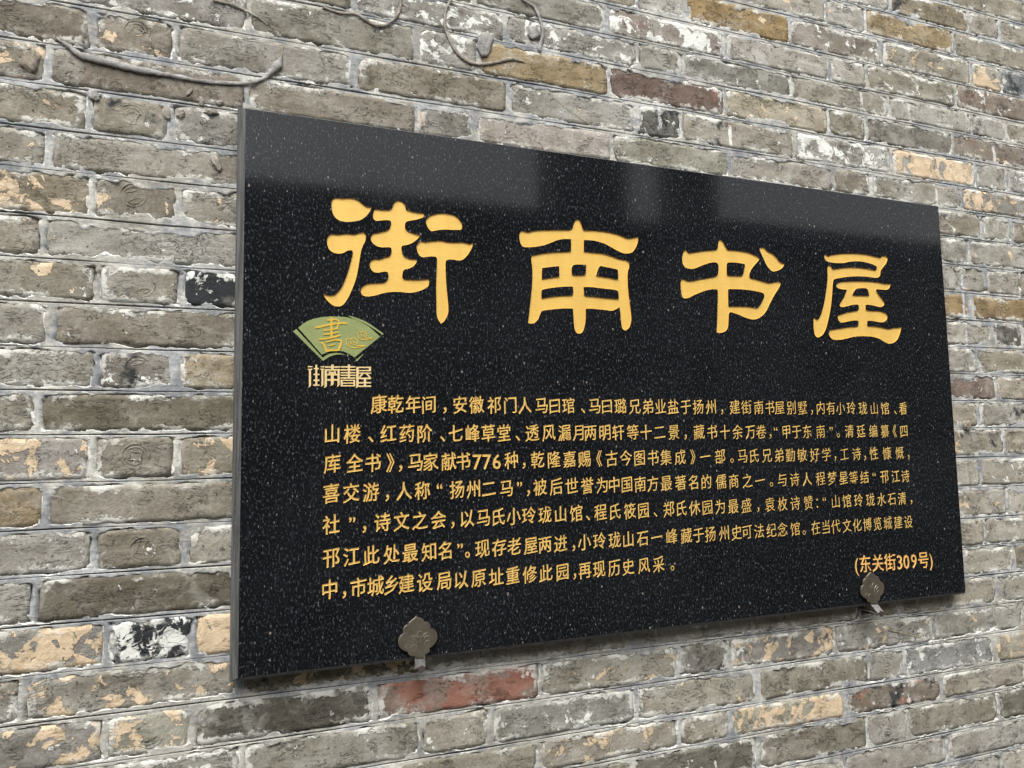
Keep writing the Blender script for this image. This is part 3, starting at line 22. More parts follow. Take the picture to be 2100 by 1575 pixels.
PADS = [(0.3828,0.9856,0.0132,0.0216,-15,'flat grey dried pad stuck between two curling stems'),(0.4719,1.0231,0.0111,0.0134,10,'round grey dried pad inside the hanging stem'),(-0.2752,0.838,0.0113,0.016,0,'lumpy mud nest of an insect on the left brick'),(-0.1974,0.8014,0.008,0.0081,0,'grey dried pad over the joint left of the coin-stamped brick'),(-0.1066,0.7895,0.0053,0.0092,10,'dark dried pad at the right end of the coin-stamped brick'),(-0.0875,0.7917,0.006,0.0068,0,'small dried pad with pale rim beside the header joint'),(-0.0462,0.8,0.0099,0.0044,0,'flat dried scale just left of the plaque corner'),(-0.0597,0.8139,0.0031,0.0064,0,'tiny hooked tendril foot under the long stem'),(-0.0354,0.816,0.0049,0.004,0,'tiny spread tendril foot nearest the plaque corner'),(-0.0762,0.8259,0.003,0.0064,-35,'tiny tendril foot below the middle of the long stem'),(-0.0384,0.7251,0.0057,0.0122,25,'pale smear of dried leaf on the brick left of the plaque'),(1.4631,0.3362,0.0108,0.0104,20,'rough mud lump on the joint right of the plaque')]
STREAKS = [(1.4829,0.5018,0.6702,0.0038,(0.52,0.54,0.58),0.85),(1.2218,1.0003,1.0402,0.004,(0.62,0.61,0.58),0.8),(1.6175,0.9342,0.9774,0.005,(0.62,0.58,0.56),0.8),(0.8813,0.8729,0.9188,0.004,(0.66,0.65,0.62),0.9),(1.4239,0.8113,0.8554,0.004,(0.66,0.64,0.6),0.8),(1.4601,0.1956,0.3294,0.004,(0.2,0.185,0.155),0.7),(1.4277,0.5274,0.6663,0.0035,(0.16,0.135,0.1),0.4),(0.2707,0.8126,0.8536,0.009,(0.58,0.5,0.4),0.7),(0.7216,0.881,0.9468,0.005,(0.6,0.6,0.58),0.6),(1.3582,0.9994,1.0406,0.005,(0.62,0.6,0.52),0.7)]
CAM_ROT = [[0.929188, -0.016311, -0.369248], [-0.369142, -0.091128, -0.924895], [-0.018562, 0.995706, -0.090696]]
CAM_F = 1565

# ------------------------------------------------------------------ camera, world, sun, exposure
scene = bpy.context.scene
col = scene.collection
cam_d = bpy.data.cameras.new("camera")
cam = bpy.data.objects.new("camera", cam_d)
col.objects.link(cam)
m4 = Matrix(CAM_ROT).to_4x4()
m4.translation = Vector(CAM_LOC)
cam.matrix_world = m4
cam_d.sensor_fit = 'HORIZONTAL'
cam_d.sensor_width = 36.0
cam_d.lens = CAM_F * 36.0 / 2100.0
cam_d.clip_start = 0.02
cam_d.clip_end = 200.0
scene.camera = cam

SUN_EL, SUN_AZ = math.radians(58), math.radians(205)
world = bpy.data.worlds.new("World")
scene.world = world
world.use_nodes = True
wn = world.node_tree
wn.nodes.clear()
w_out = wn.nodes.new("ShaderNodeOutputWorld")
w_bg = wn.nodes.new("ShaderNodeBackground")
w_sky = wn.nodes.new("ShaderNodeTexSky")
w_sky.sky_type = 'NISHITA'
w_sky.sun_disc = False
w_sky.sun_elevation = SUN_EL
w_sky.sun_rotation = SUN_AZ
w_sky.air_density = 1.0
w_sky.dust_density = 6.0
w_hs = wn.nodes.new("ShaderNodeHueSaturation")
w_hs.inputs['Saturation'].default_value = 0.16
wn.links.new(w_sky.outputs[0], w_hs.inputs['Color'])
wn.links.new(w_hs.outputs[0], w_bg.inputs[0])
w_bg.inputs[1].default_value = 0.15
wn.links.new(w_bg.outputs[0], w_out.inputs[0])

sun_d = bpy.data.lights.new("sun", 'SUN')
sun_d.energy = 0.8
sun_d.angle = math.radians(35)
sun_d.color = (1.0, 0.975, 0.91)
sun = bpy.data.objects.new("sun", sun_d)
col.objects.link(sun)
to_sun = Vector((-0.42 * math.cos(SUN_EL), -0.907 * math.cos(SUN_EL), math.sin(SUN_EL)))
sun.rotation_euler = (-to_sun).to_track_quat('-Z', 'Y').to_euler()

scene.view_settings.view_transform = 'Standard'
scene.view_settings.look = 'None'
scene.view_settings.gamma = 1.0
scene.view_settings.use_curve_mapping = False
scene.view_settings.exposure = 1.05

# ------------------------------------------------------------------ helpers
WALL_Y = 0.030
rng = random.Random(11)
nrng = np.random.default_rng(7)

def link(o, parent=None):
    col.objects.link(o)
    if parent is not None:
        o.parent = parent
    return o

def mesh_obj(name, verts, faces, mat=None, parent=None, smooth=False):
    me = bpy.data.meshes.new(name)
    me.from_pydata(verts, [], faces)
    me.update()
    if smooth:
        me.polygons.foreach_set("use_smooth", [True] * len(me.polygons))
    o = bpy.data.objects.new(name, me)
    if mat:
        me.materials.append(mat)
    return link(o, parent)

def tag(o, label=None, category=None, group=None, kind=None):
    for k, v in (('label', label), ('category', category), ('group', group), ('kind', kind)):
        if v is not None:
            o[k] = v
    return o

def empty(name, loc=(0, 0, 0)):
    o = bpy.data.objects.new(name, None)
    o.location = loc
    o.empty_display_size = 0.05
    return link(o)

def hash2(ix, iz, s):
    n = (ix.astype(np.int64) * 374761393 + iz.astype(np.int64) * 668265263 + s * 974634777) & 0xffffffff
    n = ((n ^ (n >> 13)) * 1274126177) & 0xffffffff
    return ((n ^ (n >> 16)) & 0xffff) / 65535.0

def vnoise(x, z, s=0):
    ix, iz = np.floor(x), np.floor(z)
    fx, fz = x - ix, z - iz
    fx, fz = fx * fx * (3 - 2 * fx), fz * fz * (3 - 2 * fz)
    a, b = hash2(ix, iz, s), hash2(ix + 1, iz, s)
    c, d = hash2(ix, iz + 1, s), hash2(ix + 1, iz + 1, s)
    return (a + (b - a) * fx) * (1 - fz) + (c + (d - c) * fx) * fz

def fbm(x, z, s=0, o=3):
    t, a, n = 0.0, 0.5, 0.0
    for i in range(o):
        t = t + a * vnoise(x * 2 ** i, z * 2 ** i, s + i * 17)
        n += a
        a *= 0.5
    return t / n

class NT:
    """small node-tree writer"""
    def __init__(self, name):
        self.m = bpy.data.materials.new(name)
        self.m.use_nodes = True
        self.t = self.m.node_tree
        self.t.nodes.clear()
        self.out = self.n("ShaderNodeOutputMaterial")
        self.b = self.n("ShaderNodeBsdfPrincipled")
        self.l(self.b.outputs[0], self.out.inputs[0])
    def n(self, kind, **kw):
        q = self.t.nodes.new(kind)
        for k, v in kw.items():
            setattr(q, k, v)
        return q
    def l(self, a, b):
        self.t.links.new(a, b)
    def set(self, sock, v):
        if hasattr(v, 'is_output') or isinstance(v, bpy.types.NodeSocket):
            self.l(v, sock)
        else:
            if sock.type == 'RGBA' and len(v) == 3:
                v = tuple(v) + (1.0,)
            sock.default_value = v
    def math(self, op, a, b=0.0, clamp=False):
        q = self.n("ShaderNodeMath", operation=op, use_clamp=clamp)
        self.set(q.inputs[0], a); self.set(q.inputs[1], b)
        return q.outputs[0]
    def ramp(self, v, lo, hi, a=0.0, b=1.0):
        q = self.n("ShaderNodeMapRange", interpolation_type='SMOOTHSTEP')
        self.set(q.inputs['Value'], v); self.set(q.inputs['From Min'], lo); self.set(q.inputs['From Max'], hi)
        self.set(q.inputs['To Min'], a); self.set(q.inputs['To Max'], b)
        return q.outputs['Result']
    def mix(self, f, a, b, mode='MIX'):
        q = self.n("ShaderNodeMix", data_type='RGBA', blend_type=mode)
        self.set(q.inputs[0], f); self.set(q.inputs[6], a); self.set(q.inputs[7], b)
        return q.outputs[2]
    def noise(self, vec, scale, detail=3.0, rough=0.55, dist=0.0):
        q = self.n("ShaderNodeTexNoise")
        self.l(vec, q.inputs['Vector'])
        q.inputs['Scale'].default_value = scale; q.inputs['Detail'].default_value = detail
        q.inputs['Roughness'].default_value = rough; q.inputs['Distortion'].default_value = dist
        return q.outputs[0]
    def voro(self, vec, scale, feature='F1', out='Distance', rnd=1.0):
        q = self.n("ShaderNodeTexVoronoi", feature=feature)
        self.l(vec, q.inputs['Vector'])
        q.inputs['Scale'].default_value = scale
        q.inputs['Randomness'].default_value = rnd
        return q.outputs[out]
    def scaled(self, vec, s):
        q = self.n("ShaderNodeMapping")
        self.l(vec, q.inputs[0]); q.inputs['Scale'].default_value = s
        return q.outputs[0]
    def pos(self):
        return self.n("ShaderNodeNewGeometry").outputs['Position']
    def attr(self, name, kind='GEOMETRY', out='Fac'):
        return self.n("ShaderNodeAttribute", attribute_type=kind, attribute_name=name).outputs[out]
    def bump(self, h, dist, strength=1.0, prev=None):
        q = self.n("ShaderNodeBump")
        q.inputs['Distance'].default_value = dist; q.inputs['Strength'].default_value = strength
        self.l(h, q.inputs['Height'])
        if prev is not None:
            self.l(prev, q.inputs['Normal'])
        return q.outputs[0]
    def base(self, c): self.set(self.b.inputs['Base Color'], c)
    def rough(self, r): self.set(self.b.inputs['Roughness'], r)

def mat_brick():
    t = NT("old_grey_brick")
    p0 = t.pos()
    oi = t.n("ShaderNodeObjectInfo")
    off = t.n("ShaderNodeVectorMath", operation='MULTIPLY_ADD')
    t.l(t.attr('seed', 'OBJECT'), off.inputs[0]); off.inputs[1].default_value = (13.0, 7.0, 19.0); t.l(p0, off.inputs[2])
    p = off.outputs[0]
    base = oi.outputs['Color']
    peach_a = t.attr('peach', 'OBJECT'); white_a = t.attr('white', 'OBJECT')
    red_a = t.attr('red', 'OBJECT'); soot_a = t.attr('soot', 'OBJECT')
    rim = t.attr('rim')
    ps = t.scaled(p, (6.0, 6.0, 34.0))
    big = t.noise(p, 16.0, 4.0, 0.6)
    stri = t.noise(ps, 3.0, 4.0, 0.6, 0.5)
    fine = t.noise(p, 260.0, 3.0, 0.65)
    mid = t.noise(p, 60.0, 3.0, 0.6, 0.3)
    c = t.mix(t.ramp(big, 0.30, 0.70), t.mix(1.0, base, (0.80, 0.775, 0.74), 'MULTIPLY'), t.mix(1.0, base, (1.22, 1.22, 1.26), 'MULTIPLY'))
    c = t.mix(t.ramp(stri, 0.35, 0.65), c, t.mix(1.0, c, (0.86, 0.855, 0.84), 'MULTIPLY'))
    c = t.mix(t.ramp(fine, 0.35, 0.68), t.mix(1.0, c, (0.84, 0.83, 0.81), 'MULTIPLY'), t.mix(1.0, c, (1.10, 1.10, 1.10), 'MULTIPLY'))
    # pale bloom
    bloom = t.math('MULTIPLY', t.ramp(t.noise(p, 24.0, 5.0, 0.65, 0.6), 0.52, 0.68), 0.35)
    c = t.mix(bloom, c, (0.42, 0.41, 0.38))
    # red body showing
    rm = t.ramp(t.math('ADD', t.noise(p, 19.0, 4.0, 0.6), t.math('MULTIPLY', red_a, 0.30)), 0.66, 0.78)
    c = t.mix(t.math('MULTIPLY', rm, t.ramp(red_a, 0.05, 0.2)), c, (0.25, 0.115, 0.085))
    # soot
    sm = t.ramp(t.math('ADD', t.noise(p, 22.0, 5.0, 0.65), t.math('MULTIPLY', soot_a, 0.40)), 0.66, 0.78)
    c = t.mix(t.math('MULTIPLY', sm, t.ramp(soot_a, 0.03, 0.15)), c, (0.028, 0.030, 0.034))
    # dark pits and short cracks
    pit = t.math('MAXIMUM', t.ramp(t.noise(p, 150.0, 3.0, 0.7), 0.66, 0.70), t.ramp(t.noise(p, 62.0, 4.0, 0.75, 0.5), 0.70, 0.73))
    psx = t.scaled(p, (16.0, 16.0, 46.0))
    crack = t.ramp(t.math('ABSOLUTE', t.math('SUBTRACT', t.noise(psx, 1.6, 5.0, 0.75, 1.2), 0.5)), 0.0, 0.013, 1.0, 0.0)
    crack = t.math('MULTIPLY', crack, t.ramp(t.noise(p, 28.0, 2.0), 0.50, 0.58))
    dark = t.math('MAXIMUM', pit, crack)
    c = t.mix(t.math('MULTIPLY', dark, 0.85), c, (0.030, 0.032, 0.03))
    # peach render remnants, blocky plaques with crisp edges
    pv = t.noise(p, 30.0, 6.0, 0.62, 0.5)
    pm = t.ramp(t.math('ADD', pv, t.math('MULTIPLY', peach_a, 0.34)), 0.665, 0.685)
    pm = t.math('MULTIPLY', pm, t.ramp(peach_a, 0.03, 0.06))
    pc = t.mix(t.ramp(mid, 0.35, 0.7), (0.50, 0.385, 0.265), (0.63, 0.495, 0.355))
    c = t.mix(pm, c, pc)
    # white lime / paint flakes
    wv = t.noise(p, 34.0, 7.0, 0.68, 0.4)
    wm = t.ramp(t.math('ADD', wv, t.math('MULTIPLY', white_a, 0.26)), 0.675, 0.70)
    wm = t.math('MULTIPLY', wm, t.ramp(white_a, 0.01, 0.04))
    wc = t.mix(t.ramp(red_a, 0.1, 0.5), (0.70, 0.70, 0.68), (0.72, 0.60, 0.57))
    c = t.mix(t.math('MULTIPLY', wm, 0.9), c, wc)
    # thin lime wash smeared over parts of the faces
    film = t.ramp(t.noise(t.scaled(p0, (1.0, 1.0, 1.8)), 9.0, 6.0, 0.70, 0.4), 0.50, 0.70)
    fl2 = t.ramp(t.noise(p0, 75.0, 5.0, 0.7), 0.35, 0.65)
    c = t.mix(t.math('MULTIPLY', t.math('MULTIPLY', film, fl2), 0.30), c, (0.47, 0.445, 0.395))
    # lime crust creeping in from the joints
    rn = t.math('ADD', t.math('MULTIPLY', t.math('SUBTRACT', rim, 0.0022), 130.0), t.math('MULTIPLY', t.math('SUBTRACT', t.noise(p, 95.0, 5.0, 0.7), 0.5), 4.6))
    rmask = t.math('MULTIPLY', t.ramp(rn, 0.70, 1.0, 1.0, 0.0), t.ramp(t.noise(p0, 17.0, 4.0, 0.65), 0.48, 0.62))
    c = t.mix(t.math('MULTIPLY', rmask, 0.75), c, (0.62, 0.61, 0.585))
    c = t.mix(1.0, c, (0.995, 1.005, 0.965), 'MULTIPLY')
    c = streaks(t, p0, c)
    t.base(c)
    t.rough(0.92)
    t.b.inputs['Specular IOR Level'].default_value = 0.25
    h = t.math('ADD', t.math('MULTIPLY', stri, 0.35), t.math('MULTIPLY', mid, 0.7))
    h = t.math('ADD', h, t.math('MULTIPLY', fine, 0.45))
    h = t.math('SUBTRACT', h, t.math('MULTIPLY', dark, 1.1))
    h = t.math('ADD', h, t.math('MULTIPLY', pm, 0.55))
    h = t.math('ADD', h, t.math('MULTIPLY', wm, 0.3))
    h = t.math('ADD', h, t.math('MULTIPLY', rmask, 0.4))
    t.l(t.bump(h, 0.0022, 0.9), t.b.inputs['Normal'])
    return t.m

def mat_mortar():
    t = NT("lime_mortar")
    p = t.pos()
    edge = t.attr('edge'); groove = t.attr('groove')
    n1 = t.noise(p, 20.0, 4.0, 0.6); n2 = t.noise(t.scaled(p, (40.0, 40.0, 160.0)), 1.0, 4.0, 0.6)
    n3 = t.noise(p, 210.0, 4.0, 0.65)
    c = t.mix(t.ramp(n1, 0.35, 0.68), (0.24, 0.25, 0.265), (0.47, 0.475, 0.48))
    warm = t.ramp(t.math('ADD', t.noise(p, 3.5, 4.0, 0.6), t.math('MULTIPLY', t.ramp(t.noise(p, 40.0, 4.0, 0.65), 0.3, 0.7), 0.25)), 0.52, 0.72)
    c = t.mix(t.math('MULTIPLY', warm, 0.8), c, t.mix(t.ramp(n1, 0.35, 0.65), (0.36, 0.335, 0.285), (0.56, 0.54, 0.49)))
    c = t.mix(t.ramp(n2, 0.38, 0.66), c, t.mix(1.0, c, (0.76, 0.77, 0.79), 'MULTIPLY'))
    c = t.mix(t.ramp(n3, 0.35, 0.7), t.mix(1.0, c, (0.85, 0.85, 0.85), 'MULTIPLY'), t.mix(1.0, c, (1.12, 1.12, 1.12), 'MULTIPLY'))
    # warm dirt here and there
    c = t.mix(t.math('MULTIPLY', t.ramp(t.noise(p, 9.0, 4.0, 0.6), 0.56, 0.72), 0.45), c, (0.30, 0.275, 0.235))
    # white crust at ragged edges
    en = t.math('ADD', edge, t.math('MULTIPLY', t.math('SUBTRACT', t.noise(p, 120.0, 5.0, 0.7), 0.5), 1.3))
    cr = t.math('MULTIPLY', t.ramp(en, 0.40, 0.70), t.ramp(t.noise(p, 14.0, 4.0, 0.65), 0.38, 0.55))
    c = t.mix(t.math('MULTIPLY', cr, 0.85), c, (0.66, 0.655, 0.64))
    spk = t.ramp(t.noise(p, 150.0, 3.0, 0.7), 0.70, 0.75)
    c = t.mix(t.math('MULTIPLY', spk, 0.7), c, (0.04, 0.04, 0.042))
    # patchy dark colour along the crack between mortar and brick
    c = t.mix(t.math('MULTIPLY', t.attr('crevice'), t.ramp(t.noise(p, 24.0, 4.0, 0.7), 0.50, 0.60, 0.0, 0.75)), c, (0.04, 0.037, 0.033))
    # black pointing line
    c = t.mix(t.math('MULTIPLY', t.ramp(groove, 0.45, 0.8), t.ramp(t.noise(p, 30.0, 4.0, 0.7), 0.30, 0.42, 0.35, 0.96)), c, (0.02, 0.02, 0.022))
    c = t.mix(1.0, c, (1.0, 1.005, 0.975), 'MULTIPLY')
    c = streaks(t, p, c)
    t.base(c)
    t.rough(0.9)
    t.b.inputs['Specular IOR Level'].default_value = 0.25
    h = t.math('ADD', t.math('MULTIPLY', n3, 0.7), t.math('MULTIPLY', n2, 0.6))
    h = t.math('ADD', h, t.math('MULTIPLY', cr, 0.5))
    h = t.math('SUBTRACT', h, t.math('MULTIPLY', spk, 0.8))
    t.l(t.bump(h, 0.0016, 0.9), t.b.inputs['Normal'])
    return t.m

def mat_granite(rough=False):
    t = NT("honed_granite_edge" if rough else "polished_black_granite")
    p = t.pos()
    pv = t.scaled(p, (1.0, 1.0, 0.55))
    n1 = t.noise(t.scaled(p, (1.0, 1.0, 0.55)), 350.0, 3.0, 0.7)
    n2 = t.noise(pv, 120.0, 3.0, 0.6)
    big = t.noise(p, 5.0, 3.0, 0.5)
    base = t.mix(t.ramp(big, 0.35, 0.65), (0.0045, 0.0052, 0.0062), (0.0070, 0.0078, 0.0092))
    c = t.mix(t.ramp(n1, 0.54, 0.68), base, (0.062, 0.068, 0.077))
    c = t.mix(t.math('MULTIPLY', t.ramp(n2, 0.54, 0.72), 0.25), c, (0.032, 0.037, 0.044))
    # mineral flecks
    for sc, th, colr, am, zr in ((330.0, 0.90, (0.17, 0.18, 0.19), 0.75, 0.45), (170.0, 0.965, (0.22, 0.19, 0.165), 0.8, 0.7)):
        q = t.n("ShaderNodeTexVoronoi", feature='F1')
        t.l(t.scaled(p, (1.0, 1.0, zr)), q.inputs['Vector']); q.inputs['Scale'].default_value = sc
        sep = t.n("ShaderNodeSeparateColor"); t.l(q.outputs['Color'], sep.inputs[0])
        siz = t.ramp(sep.outputs[1], 0.0, 1.0, 0.05, 0.26)
        m = t.math('MULTIPLY', t.ramp(sep.outputs[0], th, th + 0.02), t.math('LESS_THAN', q.outputs['Distance'], siz))
        c = t.mix(t.math('MULTIPLY', m, am), c, colr)
    if rough:
        pz = t.scaled(p, (300.0, 300.0, 14.0))
        s = t.noise(pz, 1.0, 4.0, 0.6)
        c = t.mix(t.ramp(s, 0.3, 0.72), t.mix(0.5, c, (0.05, 0.05, 0.05)), (0.10, 0.10, 0.094))
        t.base(c); t.rough(0.75)
        t.l(t.bump(s, 0.001, 0.6), t.b.inputs['Normal'])
    else:
        t.base(c)
        # faint film of dust that dulls the polish
        dust = t.noise(p, 3.2, 5.0, 0.6)
        t.rough(t.ramp(dust, 0.3, 0.75, 0.055, 0.10))
        t.b.inputs['IOR'].default_value = 1.40
        
    return t.m

def mat_gold(name, base, r=0.42, metal=0.25):
    t = NT(name)
    p = t.pos()
    br = t.noise(t.scaled(p, (30.0, 30.0, 420.0)), 1.0, 4.0, 0.6)
    ve = t.noise(t.scaled(p, (38.0, 38.0, 5.0)), 1.0, 4.0, 0.6)
    c = t.mix(t.ramp(br, 0.3, 0.7), t.mix(1.0, base, (0.93, 0.92, 0.88), 'MULTIPLY'), base)
    c = t.mix(t.ramp(ve, 0.35, 0.65), c, t.mix(1.0, c, (0.93, 0.92, 0.90), 'MULTIPLY'))
    c = t.mix(t.math('MULTIPLY', t.ramp(t.noise(p, 300.0, 3.0, 0.7), 0.70, 0.75), 0.5), c, t.mix(1.0, c, (0.6, 0.5, 0.4), 'MULTIPLY'))
    t.base(c); t.rough(r)
    t.b.inputs['Metallic'].default_value = metal
    t.l(t.bump(br, 0.0004, 0.5), t.b.inputs['Normal'])
    return t.m

def mat_plain(name, c0, c1, scale=30.0, rough=0.8, bump=0.001, metal=0.0, stretch=(1, 1, 1)):
    t = NT(name)
    p = t.scaled(t.pos(), stretch)
    n = t.noise(p, scale, 5.0, 0.62)
    f = t.noise(p, scale * 7, 3.0, 0.6)
    t.base(t.mix(t.ramp(t.math('ADD', t.math('MULTIPLY', n, 0.7), t.math('MULTIPLY', f, 0.3)), 0.35, 0.65), c0, c1))
    t.rough(rough); t.b.inputs['Metallic'].default_value = metal
    t.l(t.bump(t.math('ADD', n, t.math('MULTIPLY', f, 0.4)), bump, 0.8), t.b.inputs['Normal'])
    return t.m

def streaks(t, p, c):
    sep = t.n("ShaderNodeSeparateXYZ"); t.l(p, sep.inputs[0])
    wob_ = t.math('MULTIPLY', t.math('SUBTRACT', t.noise(p, 26.0, 3.0, 0.6), 0.5), 0.012)
    br_ = t.ramp(t.noise(p, 70.0, 4.0, 0.7), 0.38, 0.5)
    for x0, z0, z1, w, colr, am in STREAKS:
        dx = t.math('ABSOLUTE', t.math('SUBTRACT', t.math('ADD', sep.outputs[0], wob_), x0))
        m = t.ramp(dx, w * .6, w * 1.1, 1.0, 0.0)
        m = t.math('MULTIPLY', m, t.ramp(sep.outputs[2], z0, z0 + .008))
        m = t.math('MULTIPLY', m, t.ramp(sep.outputs[2], z1 - .006, z1, 1.0, 0.0))
        c = t.mix(t.math('MULTIPLY', t.math('MULTIPLY', m, br_), am), c, colr)
    return c

M_BRICK = mat_brick()
M_MORTAR = mat_mortar()
M_GRANITE = mat_granite()
M_EDGE = mat_granite(True)
M_GOLD = mat_gold("gold_title_paint", (0.76, 0.49, 0.118), 0.42, 0.15)
M_GOLD_TEXT = mat_gold("gold_text_paint", (0.72, 0.48, 0.145), 0.45, 0.15)
M_GOLD_ADDR = mat_gold("orange_gold_paint", (0.74, 0.44, 0.14), 0.5, 0.1)
M_GOLD_PALE = mat_gold("pale_gold_paint", (0.72, 0.55, 0.27), 0.5, 0.1)
M_YELLOW = mat_gold("yellow_paint", (0.62, 0.40, 0.04), 0.5, 0.0)
M_GREEN = mat_plain("sage_green_paint", (0.19, 0.225, 0.075), (0.235, 0.27, 0.10), 40.0, 0.6, 0.0003)
M_BRONZE = mat_plain("dull_bronze_plate", (0.075, 0.063, 0.044), (0.125, 0.108, 0.082), 50.0, 0.45, 0.0004, 0.35)
M_ENGRAVE = mat_plain("bronze_engraving", (0.28, 0.25, 0.20), (0.36, 0.33, 0.27), 60.0, 0.4, 0.0002, 0.5)
M_STRAP = mat_plain("bare_steel_strap", (0.15, 0.145, 0.13), (0.32, 0.31, 0.29), 90.0, 0.42, 0.0003, 0.5)
M_RUST = mat_plain("dark_rusty_iron", (0.018, 0.013, 0.010), (0.045, 0.030, 0.022), 90.0, 0.9, 0.001)
M_STEM = mat_plain("dried_stem_bark", (0.13, 0.11, 0.085), (0.34, 0.31, 0.26), 90.0, 0.8, 0.003)
M_STEM_GREY = mat_plain("dried_stem_grey", (0.13, 0.12, 0.105), (0.33, 0.32, 0.31), 60.0, 0.7, 0.0025)
M_STRAW = mat_plain("pale_straw", (0.28, 0.22, 0.12), (0.40, 0.34, 0.20), 60.0, 0.8, 0.0005)
M_MUD = mat_plain("dried_mud", (0.17, 0.145, 0.11), (0.30, 0.26, 0.205), 80.0, 0.9, 0.002)

# ------------------------------------------------------------------ brick wall
wall = tag(empty("brick_wall", (0.8, WALL_Y, -1.6)), "old grey brick wall with pale lime joints behind the black granite plaque", "wall")
WO = Vector((0.8, WALL_Y, -1.6))

X_L, X_R = -0.72, 2.36
def line_z(k, x):
    a, b = LINES[k]
    return a + (b - a) * (x + 0.35) / 2.05

def brick_mesh(w, h, seed, skew=0.0):
    nx = max(8, int(w / 0.0068)); nz = 8
    xs = np.concatenate(([-w / 2, -w / 2 + 0.0009], np.linspace(-w / 2 + 0.007, w / 2 - 0.007, nx), [w / 2 - 0.0009, w / 2]))
    zs = np.concatenate(([-h / 2, -h / 2 + 0.0009], np.linspace(-h / 2 + 0.007, h / 2 - 0.007, nz - 3), [h / 2 - 0.0009, h / 2]))
    Xg, Zg = np.meshgrid(xs, zs)
    nX, nZ = Xg.shape[1], Xg.shape[0]
    so = seed * 3.7
    d = np.minimum(np.minimum(Xg + w / 2, w / 2 - Xg), np.minimum(Zg + h / 2, h / 2 - Zg))
    Y = -(fbm(Xg * 45 + so, Zg * 70 + so, seed) - 0.5) * 0.0013 - 0.0002
    Y += (fbm(Xg * 14 + so, Zg * 18, seed + 5, 2) - 0.5) * 0.0013
    g = fbm(Xg * 30 - so, Zg * 85 + so, seed + 9, 2)
    Y += np.clip(g - 0.66, 0, 1) * 0.016
    Y += np.where(d < 0.0005, 0.0030, 0.0)
    # chipped corners
    for cx, cz in ((-1, -1), (1, -1), (-1, 1), (1, 1)):
        r = 0.004 + 0.010 * ((seed * 13 + cx * 5 + cz * 3) % 7) / 7.0
        q = np.hypot(Xg - cx * w / 2, Zg - cz * h / 2)
        Y += np.clip(1 - q / r, 0, 1) * 0.006
    jx = (vnoise(Xg * 60 + so, Zg * 60, seed + 3) - 0.5) * 0.0035
    jz = (vnoise(Xg * 60 + so, Zg * 60, seed + 4) - 0.5) * 0.0030
    Xo, Zo = Xg + jx, Zg + jz + skew * Xg
    verts = np.stack([Xo, Y, Zo], -1).reshape(-1, 3)
    idx = np.arange(nX * nZ).reshape(nZ, nX)
    q = np.stack([idx[:-1, :-1], idx[:-1, 1:], idx[1:, 1:], idx[1:, :-1]], -1).reshape(-1, 4)
    ring = np.concatenate([idx[0, :], idx[1:, -1], idx[-1, -2::-1], idx[-2:0:-1, 0]])
    back = verts[ring].copy(); back[:, 1] = 0.03
    nb = len(verts)
    verts = np.concatenate([verts, back])
    k = len(ring)
    side = np.array([[ring[i], nb + i, nb + (i + 1) % k, ring[(i + 1) % k]] for i in range(k)])
    faces = np.concatenate([q, side])
    me = bpy.data.meshes.new("brick")
    me.vertices.add(len(verts)); me.vertices.foreach_set("co", verts.astype(np.float32).ravel())
    me.loops.add(faces.size); me.loops.foreach_set("vertex_index", faces.astype(np.int32).ravel())
    me.polygons.add(len(faces)); me.polygons.foreach_set("loop_start", np.arange(0, faces.size, 4, dtype=np.int32))
    me.polygons.foreach_set("loop_total", np.full(len(faces), 4, dtype=np.int32))
    me.update(calc_edges=True); me.validate()
    a = me.attributes.new("rim", 'FLOAT', 'POINT')
    a.data.foreach_set("value", np.concatenate([d.ravel(), np.zeros(k)]).astype(np.float32))
    me.polygons.foreach_set("use_smooth", np.ones(len(faces), dtype=bool))
    me.materials.append(M_BRICK)
    return me

view = (cam.matrix_world.inverted())
def in_view(x, z, margin=60):
    p = view @ Vector((x, WALL_Y, z))
    if p.z >= -0.05:
        return False
    u = 1050 + CAM_F * p.x / -p.z
    v = 787.5 - CAM_F * p.y / -p.z
    return -margin < u < 2100 + margin and -margin < v < 1575 + margin

